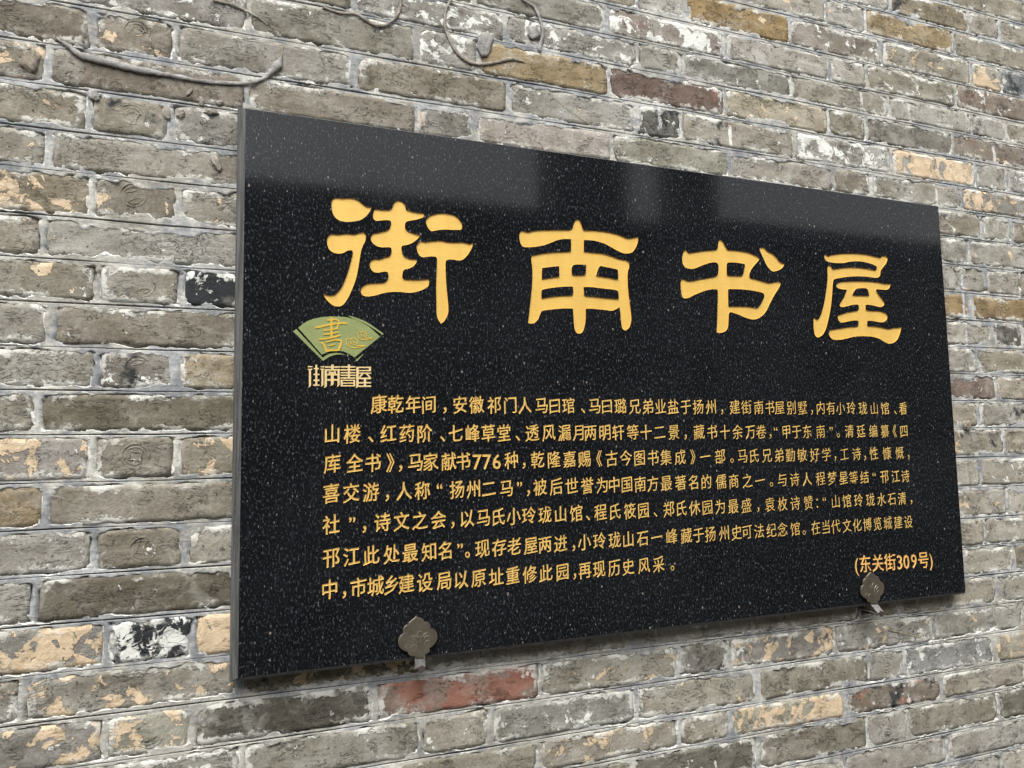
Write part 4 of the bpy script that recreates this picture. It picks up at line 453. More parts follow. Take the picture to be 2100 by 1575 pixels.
GREYS = [(.270, .252, .222), (.245, .232, .205), (.285, .270, .240), (.225, .208, .178), (.300, .285, .258), (.255, .245, .225), (.210, .193, .160), (.275, .262, .245), (.240, .218, .182)]
bricks, spare = [], []
seed = 0
for k in range(-10, 22):
    js = ROWS[k]
    for a, b in zip(js[:-1], js[1:]):
        seed += 1
        xc = (a + b) / 2
        zt, zb = line_z(k, xc), line_z(k + 1, xc)
        w, h = (b - a) - 0.0092, (zt - zb) - 0.0084
        zc = (zt + zb) / 2
        corners = [(a, zb), (b, zb), (a, zt), (b, zt)]
        vis = any(in_view(x, z) for x, z in corners)
        hidden = a > 0.0 and b < PW - 0.035 and zb > 0.01 and zt < 0.79
        sp = None
        for s in SPECIAL:
            if a < s[0] < b and zb < s[1] < zt:
                sp = s
        rs = random.Random(seed)
        if sp:
            colr, att = sp[2], sp[3:7]
            att = (att[0], max(att[1], .05), att[2], att[3])
        else:
            c = rs.choice(GREYS); f = rs.uniform(.9, 1.12)
            colr = (c[0] * f * 1.13, c[1] * f * 1.13, c[2] * f * 1.12)
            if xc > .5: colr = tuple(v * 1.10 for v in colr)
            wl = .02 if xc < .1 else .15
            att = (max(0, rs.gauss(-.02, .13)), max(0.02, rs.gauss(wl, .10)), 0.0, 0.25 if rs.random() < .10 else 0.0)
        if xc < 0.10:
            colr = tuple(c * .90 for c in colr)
        me = brick_mesh(w, h, seed, (line_z(k, b) - line_z(k, a)) / (b - a))
        o = bpy.data.objects.new("brick", me)
        o.location = Vector((xc, WALL_Y + rs.uniform(-.0007, .0006), zc)) - WO
        o.rotation_euler = (rs.uniform(-.008, .008), rs.uniform(-.004, .004), rs.uniform(-.004, .004))
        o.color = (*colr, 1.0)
        for n_, v_ in zip(('peach', 'white', 'red', 'soot'), att):
            o[n_] = float(v_)
        o['seed'] = round(rs.random(), 4)
        if vis and not hidden:
            link(o, wall)
            bricks.append((o, a, b, zb, zt))
        else:
            spare.append(o)
# bricks behind the plaque and outside the photograph: one joined part
bm = bmesh.new()
for o in spare:
    t_ = o.data.copy(); t_.transform(Matrix.Translation(o.location)); bm.from_mesh(t_); bpy.data.meshes.remove(t_)
me = bpy.data.meshes.new("brickwork"); bm.to_mesh(me); bm.free()
me.materials.clear(); me.materials.append(M_BRICK)
o = bpy.data.objects.new("brickwork", me); o.color = (.26, .245, .215, 1)
for n_, v_ in zip(('peach', 'white', 'red', 'soot'), (.1, .1, 0., 0.)):
    o[n_] = v_
o['seed'] = .5
link(o, wall); o['kind'] = 'stuff'
for o in spare:
    bpy.data.objects.remove(o)

# coin-shaped maker's stamps pressed into the brick ends
def stamp_mesh(seed):
    rs = random.Random(seed); bm = bmesh.new()
    def tube(path, r, closed=False):
        n = len(path); rings = []
        for i, (x, z) in enumerate(path):
            a = path[(i - 1) % n] if closed or i > 0 else path[i]
            b = path[(i + 1) % n] if closed or i < n - 1 else path[i]
            dx, dz = b[0] - a[0], b[1] - a[1]; L = math.hypot(dx, dz) or 1
            nx, nz = -dz / L, dx / L
            rr = r * rs.uniform(.45, 1.15)
            rings.append([bm.verts.new((x + nx * rr * c, -rr * .42 * s_, z + nz * rr * c)) for c, s_ in ((-1.2, -.4), (-.6, .8), (.6, .8), (1.2, -.4))])
        for i in range(n if closed else n - 1):
            A, B = rings[i], rings[(i + 1) % n]
            for j in range(3):
                bm.faces.new((A[j], A[j + 1], B[j + 1], B[j]))
    R = 0.0165
    tube([(R * math.cos(t) * (1 + rs.uniform(-.02, .02)), R * math.sin(t)) for t in [i * math.tau / 28 for i in range(rs.choice((28, 28, 22, 19)))]], .0011, False)
    for s_ in (1, -1):
        tube([(R * .62 * math.cos(t), s_ * (R * .30 + R * .42 * math.sin(t))) for t in [math.pi * (.12 + .76 * i / 8) for i in range(9)]], .0010)
        tube([(R * .62 * math.cos(math.pi * (.12 + .76 * i / 8)) * .9, s_ * R * (.42 - .10 * math.sin(math.pi * i / 8))) for i in range(9)], .0009)
        tube([(s_ * R * .46, -R * .40), (s_ * R * .40, 0), (s_ * R * .46, R * .40)], .0010)
    me = bpy.data.meshes.new("coin_stamp"); bm.to_mesh(me); bm.free()
    me.polygons.foreach_set("use_smooth", [True] * len(me.polygons)); me.materials.append(M_BRICK)
    a = me.attributes.new("rim", 'FLOAT', 'POINT'); a.data.foreach_set("value", [0.03] * len(me.vertices))
    return me
for i, (x, z) in enumerate(STAMPS):
    for o, a, b, zb, zt in bricks:
        if a < x < b and zb < z < zt:
            s = bpy.data.objects.new("coin_stamp", stamp_mesh(i)); link(s, o)
            loc = o.location + WO
            s.location = (x - loc.x, -0.0002, z - loc.z)
            s.rotation_euler = (0, random.Random(i).uniform(-.5, .5), 0)
            s.color = o.color
            for n_ in ('peach', 'white', 'red', 'soot'):
                s[n_] = o[n_]
            s['seed'] = o['seed']
            break

# mortar: one displaced sheet; it stands a little proud in the joints and lies under the brick faces elsewhere
half = np.array([0, .0005, .0010, .0016, .0026, .0038, .0050, .0062, .0075, .0090, .0110, .0140, .0190])
NX = int((X_R - X_L) / 0.0030)
xs = np.linspace(X_L, X_R, NX)
rowsV = []
for k in range(-10, 22):
    zt, zb = line_z(k, xs), line_z(k + 1, xs)
    for h_ in half: rowsV.append((zt - h_, k, h_))
    mid_ = (zt + zb) / 2
    rowsV.append((mid_, k, 0.03))
    for h_ in half[::-1][:-1]: rowsV.append((zb + h_, k, h_))
rowsV.append((line_z(22, xs), 21, 0.0))
Zm = np.array([r[0] for r in rowsV]); Dm = np.array([r[2] for r in rowsV])[:, None] * np.ones((1, NX))
Km = [r[1] for r in rowsV]
Xm = np.ones((len(rowsV), 1)) * xs[None, :]
Vd = np.zeros_like(Xm)
for k in range(-10, 22):
    js = np.array(ROWS[k]); dd = np.abs(xs[:, None] - js[None, :]).min(1)
    for i, kk in enumerate(Km):
        if kk == k: Vd[i] = dd
wob = (fbm(Xm * 22, Zm * 22, 3) - .5) * .009 + (fbm(Xm * 95, Zm * 110, 8, 4) - .5) * .0120
big = np.clip(fbm(Xm * 11, Zm * 15, 21, 3) - .60, 0, 1) * .045
sh = .0068 + wob + big - Dm
sv = .0069 + wob * 1.15 + big * .8 + (fbm(Xm * 12, Zm * 12, 33) - .5) * .006 - Vd
s = np.maximum(sh, sv)
t_ = np.clip((s + .0006) / .0018, 0, 1); t_ = t_ * t_ * (3 - 2 * t_)
relief = (fbm(Xm * 60, Zm * 90, 40, 3) - .5) * .0006 + (fbm(Xm * 150, Zm * 200, 44, 2) - .5) * .0006
Ym = WALL_Y + .0062 * (1 - t_) - .0002 * t_ + relief * t_
gq = np.clip(1 - Dm / .0010, 0, 1)
brk = fbm(Xm * 7, Zm * 40, 51, 2)
gdep = np.where(brk > .30, 1.0, .35)
Ym += gq * .0028 * gdep
zz = Zm + (fbm(Xm * 9, Zm * 0 + np.array(Km)[:, None] * 1.7, 61, 2) - .5) * .0022 * np.clip(1 - Dm / .02, 0, 1)
edge = np.clip(1 - np.abs(s - .0010) / .0028, 0, 1)
edge = np.where(s > -.002, edge, 0)
crev = np.clip((.0002 - s) / .0010, 0, 1)
keep = (s > -.0035)
verts = np.stack([Xm, Ym, zz], -1).reshape(-1, 3) - np.array([WO.x, WO.y, WO.z])
NZ = len(rowsV)
idx = np.arange(NZ * NX).reshape(NZ, NX)
kf = keep[:-1, :-1] | keep[1:, :-1] | keep[:-1, 1:] | keep[1:, 1:]
F = np.stack([idx[:-1, :-1], idx[1:, :-1], idx[1:, 1:], idx[:-1, 1:]], -1)[kf]
used = np.zeros(NZ * NX, bool); used[F.ravel()] = True
remap = np.cumsum(used) - 1
F = remap[F]
me = bpy.data.meshes.new("mortar")
V = verts[used]
me.vertices.add(len(V)); me.vertices.foreach_set("co", V.astype(np.float32).ravel())
me.loops.add(F.size); me.loops.foreach_set("vertex_index", F.astype(np.int32).ravel())
me.polygons.add(len(F)); me.polygons.foreach_set("loop_start", np.arange(0, F.size, 4, dtype=np.int32))
me.polygons.foreach_set("loop_total", np.full(len(F), 4, dtype=np.int32))
me.update(calc_edges=True)
for n_, arr in (("edge", edge), ("groove", gq), ("crevice", crev)):
    a = me.attributes.new(n_, 'FLOAT', 'POINT'); a.data.foreach_set("value", arr.ravel()[used].astype(np.float32))
me.polygons.foreach_set("use_smooth", np.ones(len(F), dtype=bool))
me.materials.append(M_MORTAR)
mo = bpy.data.objects.new("mortar", me); link(mo, wall); mo['kind'] = 'stuff'
print("mortar faces", len(F), "bricks", len(bricks))
# body of the wall behind the facing, and the wall below and above it
def box(name, x0, x1, y0, y1, z0, z1, mat, parent=None, off=(0, 0, 0)):
    vs = [(x - off[0], y - off[1], z - off[2]) for z in (z0, z1) for y in (y0, y1) for x in (x0, x1)]
    fs = [(0, 1, 5, 4), (1, 3, 7, 5), (3, 2, 6, 7), (2, 0, 4, 6), (4, 5, 7, 6), (0, 2, 3, 1)]
    return mesh_obj(name, vs, fs, mat, parent)
M_FAR_BRICK = mat_plain("plain_grey_brickwork", (.20, .19, .165), (.30, .285, .26), 14.0, .9, .004, 0.0, (1, 1, 4))
box("wall_core", -4.0, 7.0, WALL_Y + .012, .40, -1.62, 3.4, M_FAR_BRICK, wall, WO)

# ------------------------------------------------------------------ plaque
PH = 0.80
plaque = tag(empty("granite_plaque", (PW / 2, 0.0, 0.0)), "polished black granite plaque with gold engraved Chinese writing, mounted on the brick wall", "plaque")
PO = Vector((PW / 2, 0, 0))

def smooth_loop(pts, sub=4):
    """closed Catmull-Rom through the points; corners flagged 1 stay sharp"""
    n = len(pts); out = []
    for i in range(n):
        p1, p2 = pts[i], pts[(i + 1) % n]
        p0 = pts[(i - 1) % n] if not p1[2] else (2 * p1[0] - p2[0], 2 * p1[1] - p2[1])
        p3 = pts[(i + 2) % n] if not p2[2] else (2 * p2[0] - p1[0], 2 * p2[1] - p1[1])
        for j in range(sub):
            t = j / sub
            out.append(tuple(.5 * ((2 * p1[a]) + (-p0[a] + p2[a]) * t + (2 * p0[a] - 5 * p1[a] + 4 * p2[a] - p3[a]) * t * t + (-p0[a] + 3 * p1[a] - 3 * p2[a] + p3[a]) * t ** 3) for a in (0, 1)))
    return out

def fill_loops(loops):
    """2-D polygons with holes -> (verts2d, faces) by curve filling"""
    c = bpy.data.curves.new("tmp", 'CURVE'); c.dimensions = '2D'; c.fill_mode = 'FRONT'
    for lp in loops:
        s_ = c.splines.new('POLY'); s_.points.add(len(lp) - 1)
        for i, (x, z) in enumerate(lp): s_.points[i].co = (x * 10, z * 10, 0, 1)
        s_.use_cyclic_u = True
    o_ = bpy.data.objects.new("tmp", c); col.objects.link(o_)
    dg = bpy.context.evaluated_depsgraph_get()
    m_ = bpy.data.meshes.new_from_object(o_.evaluated_get(dg))
    vs = [(v.co.x / 10, v.co.y / 10) for v in m_.vertices]; fs = [tuple(p.vertices) for p in m_.polygons]
    bpy.data.objects.remove(o_); bpy.data.curves.remove(c); bpy.data.meshes.remove(m_)
    return vs, fs

title_loops = [[smooth_loop(lp) for lp in ch] for ch in TITLE]
all_loops = [[(0, 0), (PW, 0), (PW, PH), (0, PH)]] + [lp for ch in title_loops for lp in ch]
fv, ff = fill_loops(all_loops)
verts = [(x - PO.x, 0.0, z) for x, z in fv]; faces = list(ff); mats = [0] * len(ff)
# chamfer and sides
def rect(l, r, b, t, y): return [(-l - PO.x, y, -b), (PW + r - PO.x, y, -b), (PW + r - PO.x, y, PH + t), (-l - PO.x, y, PH + t)]
r0 = rect(0, 0, 0, 0, 0.0); r1 = rect(.0084, .0010, .0042, .0022, .0030); r2 = rect(.0104, .0014, .0050, .0028, .0050); r3 = rect(.0104, .0014, .0050, .0028, .0235)
b0 = len(verts); verts += r0 + r1 + r2 + r3
for lv in range(3):
    for i in range(4):
        j = (i + 1) % 4; a = b0 + lv * 4
        faces.append((a + i, a + j, a + 4 + j, a + 4 + i)); mats.append(1)
faces.append((b0 + 15, b0 + 14, b0 + 13, b0 + 12)); mats.append(1)
slab = mesh_obj("slab", verts, faces, M_GRANITE, plaque); slab.data.materials.append(M_EDGE)
slab.data.polygons.foreach_set("material_index", mats)
# mounting pads between slab and wall
for x in (.12, PW / 2, PW - .12):
    box("mounting_pad", x - .03, x + .03, .0237, WALL_Y + .004, PH - .12, PH - .06, M_RUST, plaque, PO)

DEP = 0.0016
for ch in title_loops:
    vs, fs = fill_loops(ch)
    verts = [(x - PO.x, DEP, z) for x, z in vs]; faces = list(fs)
    for lp in ch:
        b0 = len(verts); n = len(lp)
        verts += [(x - PO.x, 0.0002, z) for x, z in lp] + [(x - PO.x, DEP, z) for x, z in lp]
        faces += [(b0 + i, b0 + (i + 1) % n, b0 + n + (i + 1) % n, b0 + n + i) for i in range(n)]
    mesh_obj("title_character", verts, faces, M_GOLD, plaque)

# paragraph lettering: shallow carved bowls painted gold
glyph_cache = {}
def glyph(ch, fat, bev=0.012):
    key = (ch, fat)
    if key in glyph_cache: return glyph_cache[key]
    c = bpy.data.curves.new("g", 'FONT'); c.body = ch; c.resolution_u = 2
    bev = max(.004, .006 + fat) if fat > 0 else .005
    c.bevel_depth = bev; c.bevel_resolution = 0; c.offset = min(0.0, fat)
    o_ = bpy.data.objects.new("g", c); col.objects.link(o_)
    m_ = bpy.data.meshes.new_from_object(o_.evaluated_get(bpy.context.evaluated_depsgraph_get()))
    co = np.array([tuple(v.co) for v in m_.vertices])
    fs = [tuple(p.vertices) for p in m_.polygons if all(co[i][2] > -1e-5 for i in p.vertices) and not all(abs(co[i][2]) < 1e-5 for i in p.vertices)]
    top = sum(p.area for p in m_.polygons if all(co[i][2] > bev * .9 for i in p.vertices))
    bpy.data.objects.remove(o_); bpy.data.meshes.remove(m_)
    # plain outline, used when the inset outline does not fill cleanly
    c.bevel_depth = 0.0; c.offset = 0.0
    o_ = bpy.data.objects.new("g", c); col.objects.link(o_)
    m2 = bpy.data.meshes.new_from_object(o_.evaluated_get(bpy.context.evaluated_depsgraph_get()))
    full = sum(p.area for p in m2.polygons)
    co2 = np.array([tuple(v.co) for v in m2.vertices]); fs2 = [tuple(p.vertices) for p in m2.polygons]
    bpy.data.objects.remove(o_); bpy.data.curves.remove(c); bpy.data.meshes.remove(m2)
    if not (.70 < top / full < 1.06):
        co2[:, 2] = bev * .5
        co, fs = co2, fs2
        print("plain glyph", ch, round(top / full, 2))
    u = sorted({i for f in fs for i in f}); rm = {v: i for i, v in enumerate(u)}
    glyph_cache[key] = (co[u], [tuple(rm[i] for i in f) for f in fs])
    return glyph_cache[key]

def put_char(ch, x, z, em, mat, fat, slant=0.0, wx=1.0, name="engraved_character", hs=1.0):
    co, fs = glyph(ch, fat)
    cx = (co[:, 0].min() + co[:, 0].max()) / 2
    X = (co[:, 0] - cx); Zl = co[:, 1] - .38
    if slant:   # hand-cut unevenness
        s_ = len(glyph_cache) * 3 + ord(ch) % 17
        X = X + (vnoise(co[:, 0] * 5 + s_, co[:, 1] * 5, 5) - .5) * .035
        Zl = Zl + (vnoise(co[:, 0] * 5, co[:, 1] * 5 + s_, 6) - .5) * .035
    Xw = X * em * wx; Zw = (Zl * hs + slant * X) * em
    Y = -.0010 + co[:, 2] * em * 1.6
    verts = np.stack([Xw, Y, Zw], -1).tolist()
    me = bpy.data.meshes.new(name); me.from_pydata(verts, [], fs); me.update(); me.materials.append(mat)
    o_ = bpy.data.objects.new(name, me); link(o_, plaque); o_.location = (x - PO.x, 0, z)
    return o_
SQUASH = {'一': 1.0, '二': 1.0}
for zl, zr, xl, xr, items in TEXT:
    for ch, x in items:
        z = zl + (zr - zl) * (x - xl) / (xr - xl)
        f = min(1, max(0, (x - .2) / .9))
        fat = round(.009 - .020 * f, 3)
        if ch in '0123456789':
            put_char(ch, x, z - .0005, .033, M_GOLD_TEXT, fat, 0.0, .95)
        else:
            put_char(ch, x, z, .0290 - .0022 * f, M_GOLD_TEXT, fat, 0.10 if ch not in '，。、：“”' else 0.0, .87)
for ch, x, z in ADDRESS:
    em = .0385 if ch in '309' else .0345
    put_char(ch, x, z, em, M_GOLD_ADDR, .004, 0.0, .90)

def flat_prism(name, lp, y0, y1, mat, parent, off, sharp=True):
    lps = smooth_loop(lp) if len(lp[0]) == 3 else lp
    vs, fs = fill_loops([lps])
    verts = [(x - off[0], y0 - off[1], z - off[2]) for x, z in vs]; faces = list(fs)
    b0 = len(verts); n = len(lps)
    verts += [(x - off[0], y0 - off[1], z - off[2]) for x, z in lps] + [(x - off[0], y1 - off[1], z - off[2]) for x, z in lps]
    faces += [(b0 + i, b0 + (i + 1) % n, b0 + n + (i + 1) % n, b0 + n + i) for i in range(n)]
    return verts, faces

def ribbon(bm, pts, w, y, taper=True):
    n = len(pts); P_ = []
    if n > 2:   # resample smoothly
        q = []
        for i in range(n - 1):
            p0 = pts[max(0, i - 1)]; p1 = pts[i]; p2 = pts[i + 1]; p3 = pts[min(n - 1, i + 2)]
            for j in range(5):
                t = j / 5
                q.append(tuple(.5 * ((2 * p1[a]) + (-p0[a] + p2[a]) * t + (2 * p0[a] - 5 * p1[a] + 4 * p2[a] - p3[a]) * t * t + (-p0[a] + 3 * p1[a] - 3 * p2[a] + p3[a]) * t ** 3) for a in (0, 1)))
        q.append(pts[-1]); pts = q
    n = len(pts); L, R_ = [], []
    for i, (x, z) in enumerate(pts):
        a, b = pts[max(0, i - 1)], pts[min(n - 1, i + 1)]
        dx, dz = b[0] - a[0], b[1] - a[1]; l = math.hypot(dx, dz) or 1
        ww = w / 2 * (.72 if taper and i in (0, n - 1) else 1.0)
        nx, nz = -dz / l * ww, dx / l * ww
        L.append((x + nx, z + nz)); R_.append((x - nx, z - nz))
    mk = lambda p, yy: bm.verts.new((p[0] - PO.x, yy, p[1]))
    A = [(mk(l_, 0.0), mk(l_, y), mk(r_, y), mk(r_, 0.0)) for l_, r_ in zip(L, R_)]
    for a, b in zip(A[:-1], A[1:]):
        for j in range(3): bm.faces.new((a[j], a[j + 1], b[j + 1], b[j]))
    bm.faces.new(A[0]); bm.faces.new(A[-1][::-1])

def strokes_obj(name, strokes, y0, mat, step=.00002):
    bm = bmesh.new()
    for i, (w, pts) in enumerate(strokes): ribbon(bm, pts, w, y0 - i * step)
    me = bpy.data.meshes.new(name); bm.to_mesh(me); bm.free(); me.materials.append(mat)
    return link(bpy.data.objects.new(name, me), plaque)

for i, lp in enumerate(FAN):
    v_, f_ = flat_prism("f", lp, -.0006, .0002, M_GREEN, plaque, (PO.x, 0, 0))
    mesh_obj("fan_emblem" if i == 0 else "fan_border", v_, f_, M_GREEN, plaque)
strokes_obj("fan_character", GLYPH_STROKES, -.0013, M_YELLOW)
for c_ in CLOUDS: strokes_obj("cloud_motif", c_, -.0011, M_YELLOW)
for rg in ((0, 20), (20, 31), (31, 42)):
    pass
groups = {0: [], 1: [], 2: [], 3: []}
x_min = min(p[0] for b in SEAL for p in b); x_max = max(p[0] for b in SEAL for p in b)
for b in SEAL:
    xc = sum(p[0] for p in b) / len(b); groups[min(3, int(4 * (xc - x_min) / (x_max - x_min)))].append(b)
for g, bl in groups.items():
    verts, faces = [], []
    for i, b in enumerate(bl):
        v_, f_ = flat_prism("s", b, -.0008 - i * .00002, .0002, None, None, (PO.x, 0, 0))
        o0 = len(verts); verts += v_; faces += [tuple(q + o0 for q in f) for f in f_]
    mesh_obj("seal_character", verts, faces, M_GOLD_PALE, plaque)

# ------------------------------------------------------------------ cloud-shaped hooks that carry the plaque
def make_hook(label, at, flare, arm):
    root = tag(empty("plaque_hook", (at[0], 0, at[1])), label, "hook", "ornamental hooks under the plaque")
    y0, y1 = -.0062, -.0036
    lp = smooth_loop(HOOK); n = len(lp)
    mx, mz = 0.0, .038
    inner = [(mx + (x - mx) * .955, mz + (z - mz) * .962) for x, z in lp]
    vs, fs = fill_loops([inner])
    v_ = [(x, y0, z) for x, z in vs]; f_ = list(fs)
    n0 = len(v_)
    v_ += [(x, y0, z) for x, z in inner] + [(x, y0 + .0008, z) for x, z in lp] + [(x, y1, z) for x, z in lp]
    for lv in (0, 1):
        f_ += [(n0 + lv * n + i, n0 + lv * n + (i + 1) % n, n0 + (lv + 1) * n + (i + 1) % n, n0 + (lv + 1) * n + i) for i in range(n)]
    n0 = len(v_)
    vs2, fs2 = fill_loops([lp])
    v_ += [(x, y1, z) for x, z in vs2]; f_ += [tuple(i + n0 for i in reversed(f)) for f in fs2]
    mesh_obj("cloud_plate", v_, f_, M_BRONZE, root)
    # raised rim line and engraved scrolls
    bm = bmesh.new()
    def line2(pts, r):
        n = len(pts); rg = []
        for i, (x, z) in enumerate(pts):
            a, b = pts[max(0, i - 1)], pts[min(n - 1, i + 1)]
            dx, dz = b[0] - a[0], b[1] - a[1]; l = math.hypot(dx, dz) or 1
            nx, nz = -dz / l * r, dx / l * r
            rg.append([bm.verts.new((x + nx * q, y0 - h_, z + nz * q)) for q, h_ in ((-1, -.0001), (0, .00035), (1, -.0001))])
        for a, b in zip(rg[:-1], rg[1:]):
            for j in range(2): bm.faces.new((a[j], a[j + 1], b[j + 1], b[j]))
    cx = 0.0; cz = .024
    arc = lambda x, z, r, a0, a1, n=14, e=1.0: [(x + r * math.cos(math.radians(a0 + (a1 - a0) * i / n)), z + r * e * math.sin(math.radians(a0 + (a1 - a0) * i / n))) for i in range(n + 1)]
    line2(arc(.0000, cz + .011, .0042, 20, 200), .00028)
    line2(arc(-.010, cz + .000, .0105, 100, -10), .00028); line2(arc(-.013, cz - .003, .0085, 80, 10), .00028)
    line2(arc(.011, cz + .002, .0100, 190, 95), .00028); line2(arc(.0115, cz + .001, .0062, 170, 60), .00028)
    line2(arc(-.0095, cz - .0085, .0050, 160, 20), .00028); line2(arc(.012, cz - .004, .0050, 200, 60), .00028)
    line2(arc(-.0185, cz - .005, .0030, 130, 260), .00028)
    for k_ in range(6):
        line2([(-.0112 + k_ * .0021, cz - .0105 - k_ * .0008), (-.0102 + k_ * .0021, cz - .0125 - k_ * .0008)], .00025)
    line2(arc(0, cz + .055, .048, -107, -76), .00026)
    me = bpy.data.meshes.new("engraving"); bm.to_mesh(me); bm.free(); me.materials.append(M_ENGRAVE)
    link(bpy.data.objects.new("engraving", me), root)
    # strap bending down and back under the slab into the wall
    prof = [(-.0048, .004), (-.0048, -.001), (-.0048 - flare * .35, -.0045), (-.0048 - flare, -.0125), (-.0035 - flare, -.0150), (.006, -.0150 + arm), (WALL_Y + .006, -.0140 + arm)]
    w_ = .0078; verts, faces = [], []
    for i, (y, z) in enumerate(prof):
        tz = .0016
        verts += [(-w_, y, z), (w_, y, z), (w_, y + tz, z - tz * .6), (-w_, y + tz, z - tz * .6)]
    for i in range(len(prof) - 1):
        a = i * 4
        for j in range(4): faces.append((a + j, a + (j + 1) % 4, a + 4 + (j + 1) % 4, a + 4 + j))
    faces += [(0, 1, 2, 3), tuple(reversed([len(verts) - 4 + i for i in range(4)]))]
    mesh_obj("strap", verts, faces, M_STRAP, root)
    # rusty anchor nail driven into the joint below
    bm = bmesh.new()
    bmesh.ops.create_cone(bm, cap_ends=True, segments=10, radius1=.0030, radius2=.0022, depth=.030, matrix=Matrix.Translation((.004, .018, -.0195)) @ Matrix.Rotation(math.radians(82), 4, 'X'))
    bmesh.ops.create_cone(bm, cap_ends=True, segments=6, radius1=.0058, radius2=.0050, depth=.0030, matrix=Matrix.Translation((.002, -.0050 - flare, -.0150)) @ Matrix.Rotation(math.radians(82), 4, 'X'))
    me = bpy.data.meshes.new("anchor_bolt"); bm.to_mesh(me); bm.free(); me.materials.append(M_RUST)
    link(bpy.data.objects.new("anchor_bolt", me), root)
make_hook("dull bronze cloud-shaped hook under the left part of the plaque, nearest the viewer", HOOKS_AT[0], .001, .0)
make_hook("dull bronze cloud-shaped hook under the address line at the plaque's right end", HOOKS_AT[1], .014, .002)

# ------------------------------------------------------------------ dried creeper remains stuck to the wall
def stem(points, label, i):
    pts = [(p[0], p[1], p[2]) for p in points]
    n = len(pts); P3 = []
    for a in range(n - 1):
        p0 = pts[max(0, a - 1)]; p1 = pts[a]; p2 = pts[a + 1]; p3 = pts[min(n - 1, a + 2)]
        for j in range(6):
            t = j / 6
            P3.append(tuple(.5 * ((2 * p1[q]) + (-p0[q] + p2[q]) * t + (2 * p0[q] - 5 * p1[q] + 4 * p2[q] - p3[q]) * t * t + (-p0[q] + 3 * p1[q] - 3 * p2[q] + p3[q]) * t ** 3) for q in (0, 1, 2)))
    P3.append(pts[-1])
    x0, z0 = P3[0][0], P3[0][1]
    verts, faces = [], []; K = 8; n = len(P3)
    for a, (x, z, w) in enumerate(P3):
        b, c = P3[max(0, a - 1)], P3[min(n - 1, a + 1)]
        dx, dz = c[0] - b[0], c[1] - b[1]; l = math.hypot(dx, dz) or 1
        nx, nz = -dz / l, dx / l
        r = max(.0004, w * .00058) * (1.15 + .30 * mnoise.noise(Vector((a * .9, i * 3.1, 0))))
        ry = min(r * .45, .0026)
        lift = .0012 * mnoise.noise(Vector((a * .25, i * 7.7, 2)))
        for k_ in range(K):
            an = math.tau * k_ / K
            cc = math.cos(an) * r * (1 + .35 * mnoise.noise(Vector((a * .55, k_ * 1.3, i))))
            verts.append((x + nx * cc - x0, -math.sin(an) * ry - ry * .8 + lift - .0015, z + nz * cc - z0))
    for a in range(n - 1):
        for k_ in range(K):
            q = a * K
            faces.append((q + k_, q + (k_ + 1) % K, q + K + (k_ + 1) % K, q + K + k_))
    faces += [tuple(range(K)), tuple(reversed([(n - 1) * K + q for q in range(K)]))]
    # broken rootlets along the stem
    rs = random.Random(i * 5 + 1)
    if i < 5:
        for _ in range(int(n * .45)):
            a = rs.randrange(2, n - 2); x, z, w = P3[a]
            an = rs.uniform(0, math.tau); L_ = rs.uniform(.003, .011); r_ = .00045
            dx, dz = math.cos(an), math.sin(an); q = len(verts)
            bx, bz = x - x0, z - z0
            for f_, rr, yy in ((0, r_ * 1.6, -.0012), (.5, r_, -.0016), (1, r_ * .3, -.0006)):
                px_, pz_ = bx + dx * L_ * f_ - dz * .002 * f_ * f_, bz + dz * L_ * f_ + dx * .002 * f_ * f_
                verts += [(px_ - dz * rr, yy, pz_ + dx * rr), (px_, yy - rr * 1.4, pz_), (px_ + dz * rr, yy, pz_ - dx * rr)]
            for lv in (0, 1):
                for j in (0, 1): faces.append((q + lv * 3 + j, q + lv * 3 + j + 1, q + lv * 3 + j + 4, q + lv * 3 + j + 3))
    o_ = mesh_obj("dried_creeper_stem", verts, faces, M_STEM_GREY if i in (0, 3) else (M_STRAW if i > 5 else M_STEM), None, True)
    o_.location = (x0, WALL_Y, z0)
    tag(o_, label, "dried stem", "dried creeper stems stuck to the wall")
for i, (pts, lab) in enumerate(STEMS): stem(pts, lab, i)

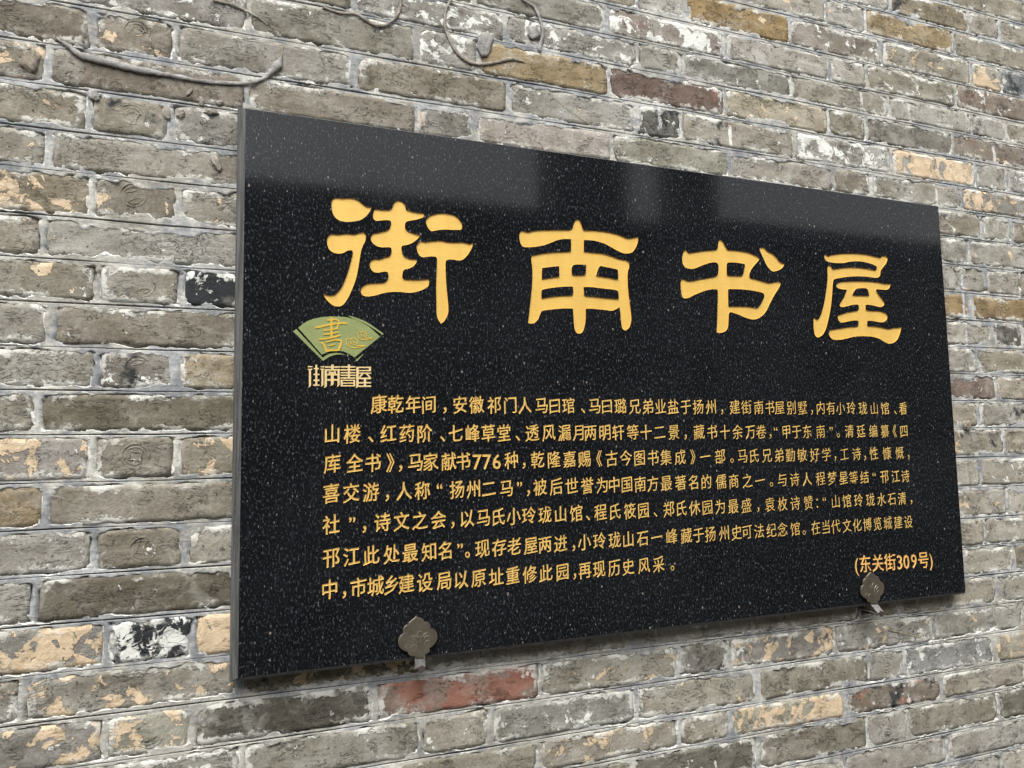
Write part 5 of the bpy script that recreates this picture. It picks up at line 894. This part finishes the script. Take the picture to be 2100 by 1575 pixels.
def pad(x, z, rx, rz, ang, label, i):
    bm = bmesh.new()
    bmesh.ops.create_icosphere(bm, subdivisions=3, radius=1.0)
    ca, sa = math.cos(math.radians(ang)), math.sin(math.radians(ang))
    lump = 'lump' in label or 'nest' in label
    for v in bm.verts:
        d = 1 + .45 * mnoise.noise(v.co * 1.6 + Vector((i * 9.1, 0, 0))) + .22 * mnoise.noise(v.co * 4 + Vector((0, i * 5.3, 0)))
        px, py, pz = v.co.x * d * rx, v.co.y * d * (rx * .42 if lump else min(.0030, rx * .3)), v.co.z * d * rz
        if lump: py += .3 * rx * mnoise.noise(v.co * 3.3 + Vector((i, 4, 4)))
        v.co = (px * ca - pz * sa, py - .001, px * sa + pz * ca)
    me = bpy.data.meshes.new("dried_pad"); bm.to_mesh(me); bm.free()
    me.polygons.foreach_set("use_smooth", [True] * len(me.polygons))
    me.materials.append(M_MUD if lump else (M_STEM_GREY if 'grey' in label else M_STEM))
    nm = "mud_nest" if lump else "dried_pad"
    o_ = bpy.data.objects.new(nm, me); link(o_); o_.location = (x, WALL_Y - .0006, z)
    tag(o_, label, "mud lump" if lump else "dried pad", None if lump else "dried creeper pads stuck to the wall")
for i, (x, z, rx, rz, an, lab) in enumerate(PADS): pad(x, z, rx, rz, an, lab, i)

# ------------------------------------------------------------------ the lane and the house across it (seen only as reflections in the polished stone)
M_PAVE = mat_plain("lane_paving", (.15, .145, .135), (.23, .22, .205), 6.0, .85, .004)
g = mesh_obj("lane_ground", [(-30, -20, -1.6), (30, -20, -1.6), (30, 20, -1.6), (-30, 20, -1.6)], [(0, 1, 2, 3)], M_PAVE)
tag(g, None, None, None, 'structure')
M_TILE = mat_plain("grey_roof_tile", (.03, .032, .035), (.06, .062, .066), 12.0, .8, .004)
M_FACADE = mat_plain("dark_grey_brick_facade", (.10, .10, .098), (.17, .168, .16), 5.0, .9, .004, 0.0, (1, 1, 4))
house = tag(empty("opposite_house", (2.0, -3.2, -1.6)), "dark grey house across the lane, seen only as a reflection in the plaque", "house")
HO = (2.0, -3.2, -1.6)
box("eave_step", 3.16, 12.2, -3.3, -3.01, 1.772, 1.85, M_TILE, house, HO)
box("facade", -7, 12, -6.0, -3.1, -1.6, 1.70, M_FACADE, house, HO)
box("eave", -7.2, 12.2, -6.1, -3.0, 1.702, 1.77, M_TILE, house, HO)
box("gable_block", 1.93, 2.44, -3.3, -3.02, 1.772, 4.2, M_FACADE, house, HO)
box("gable_block", 2.84, 3.14, -3.3, -3.02, 1.772, 4.2, M_FACADE, house, HO)
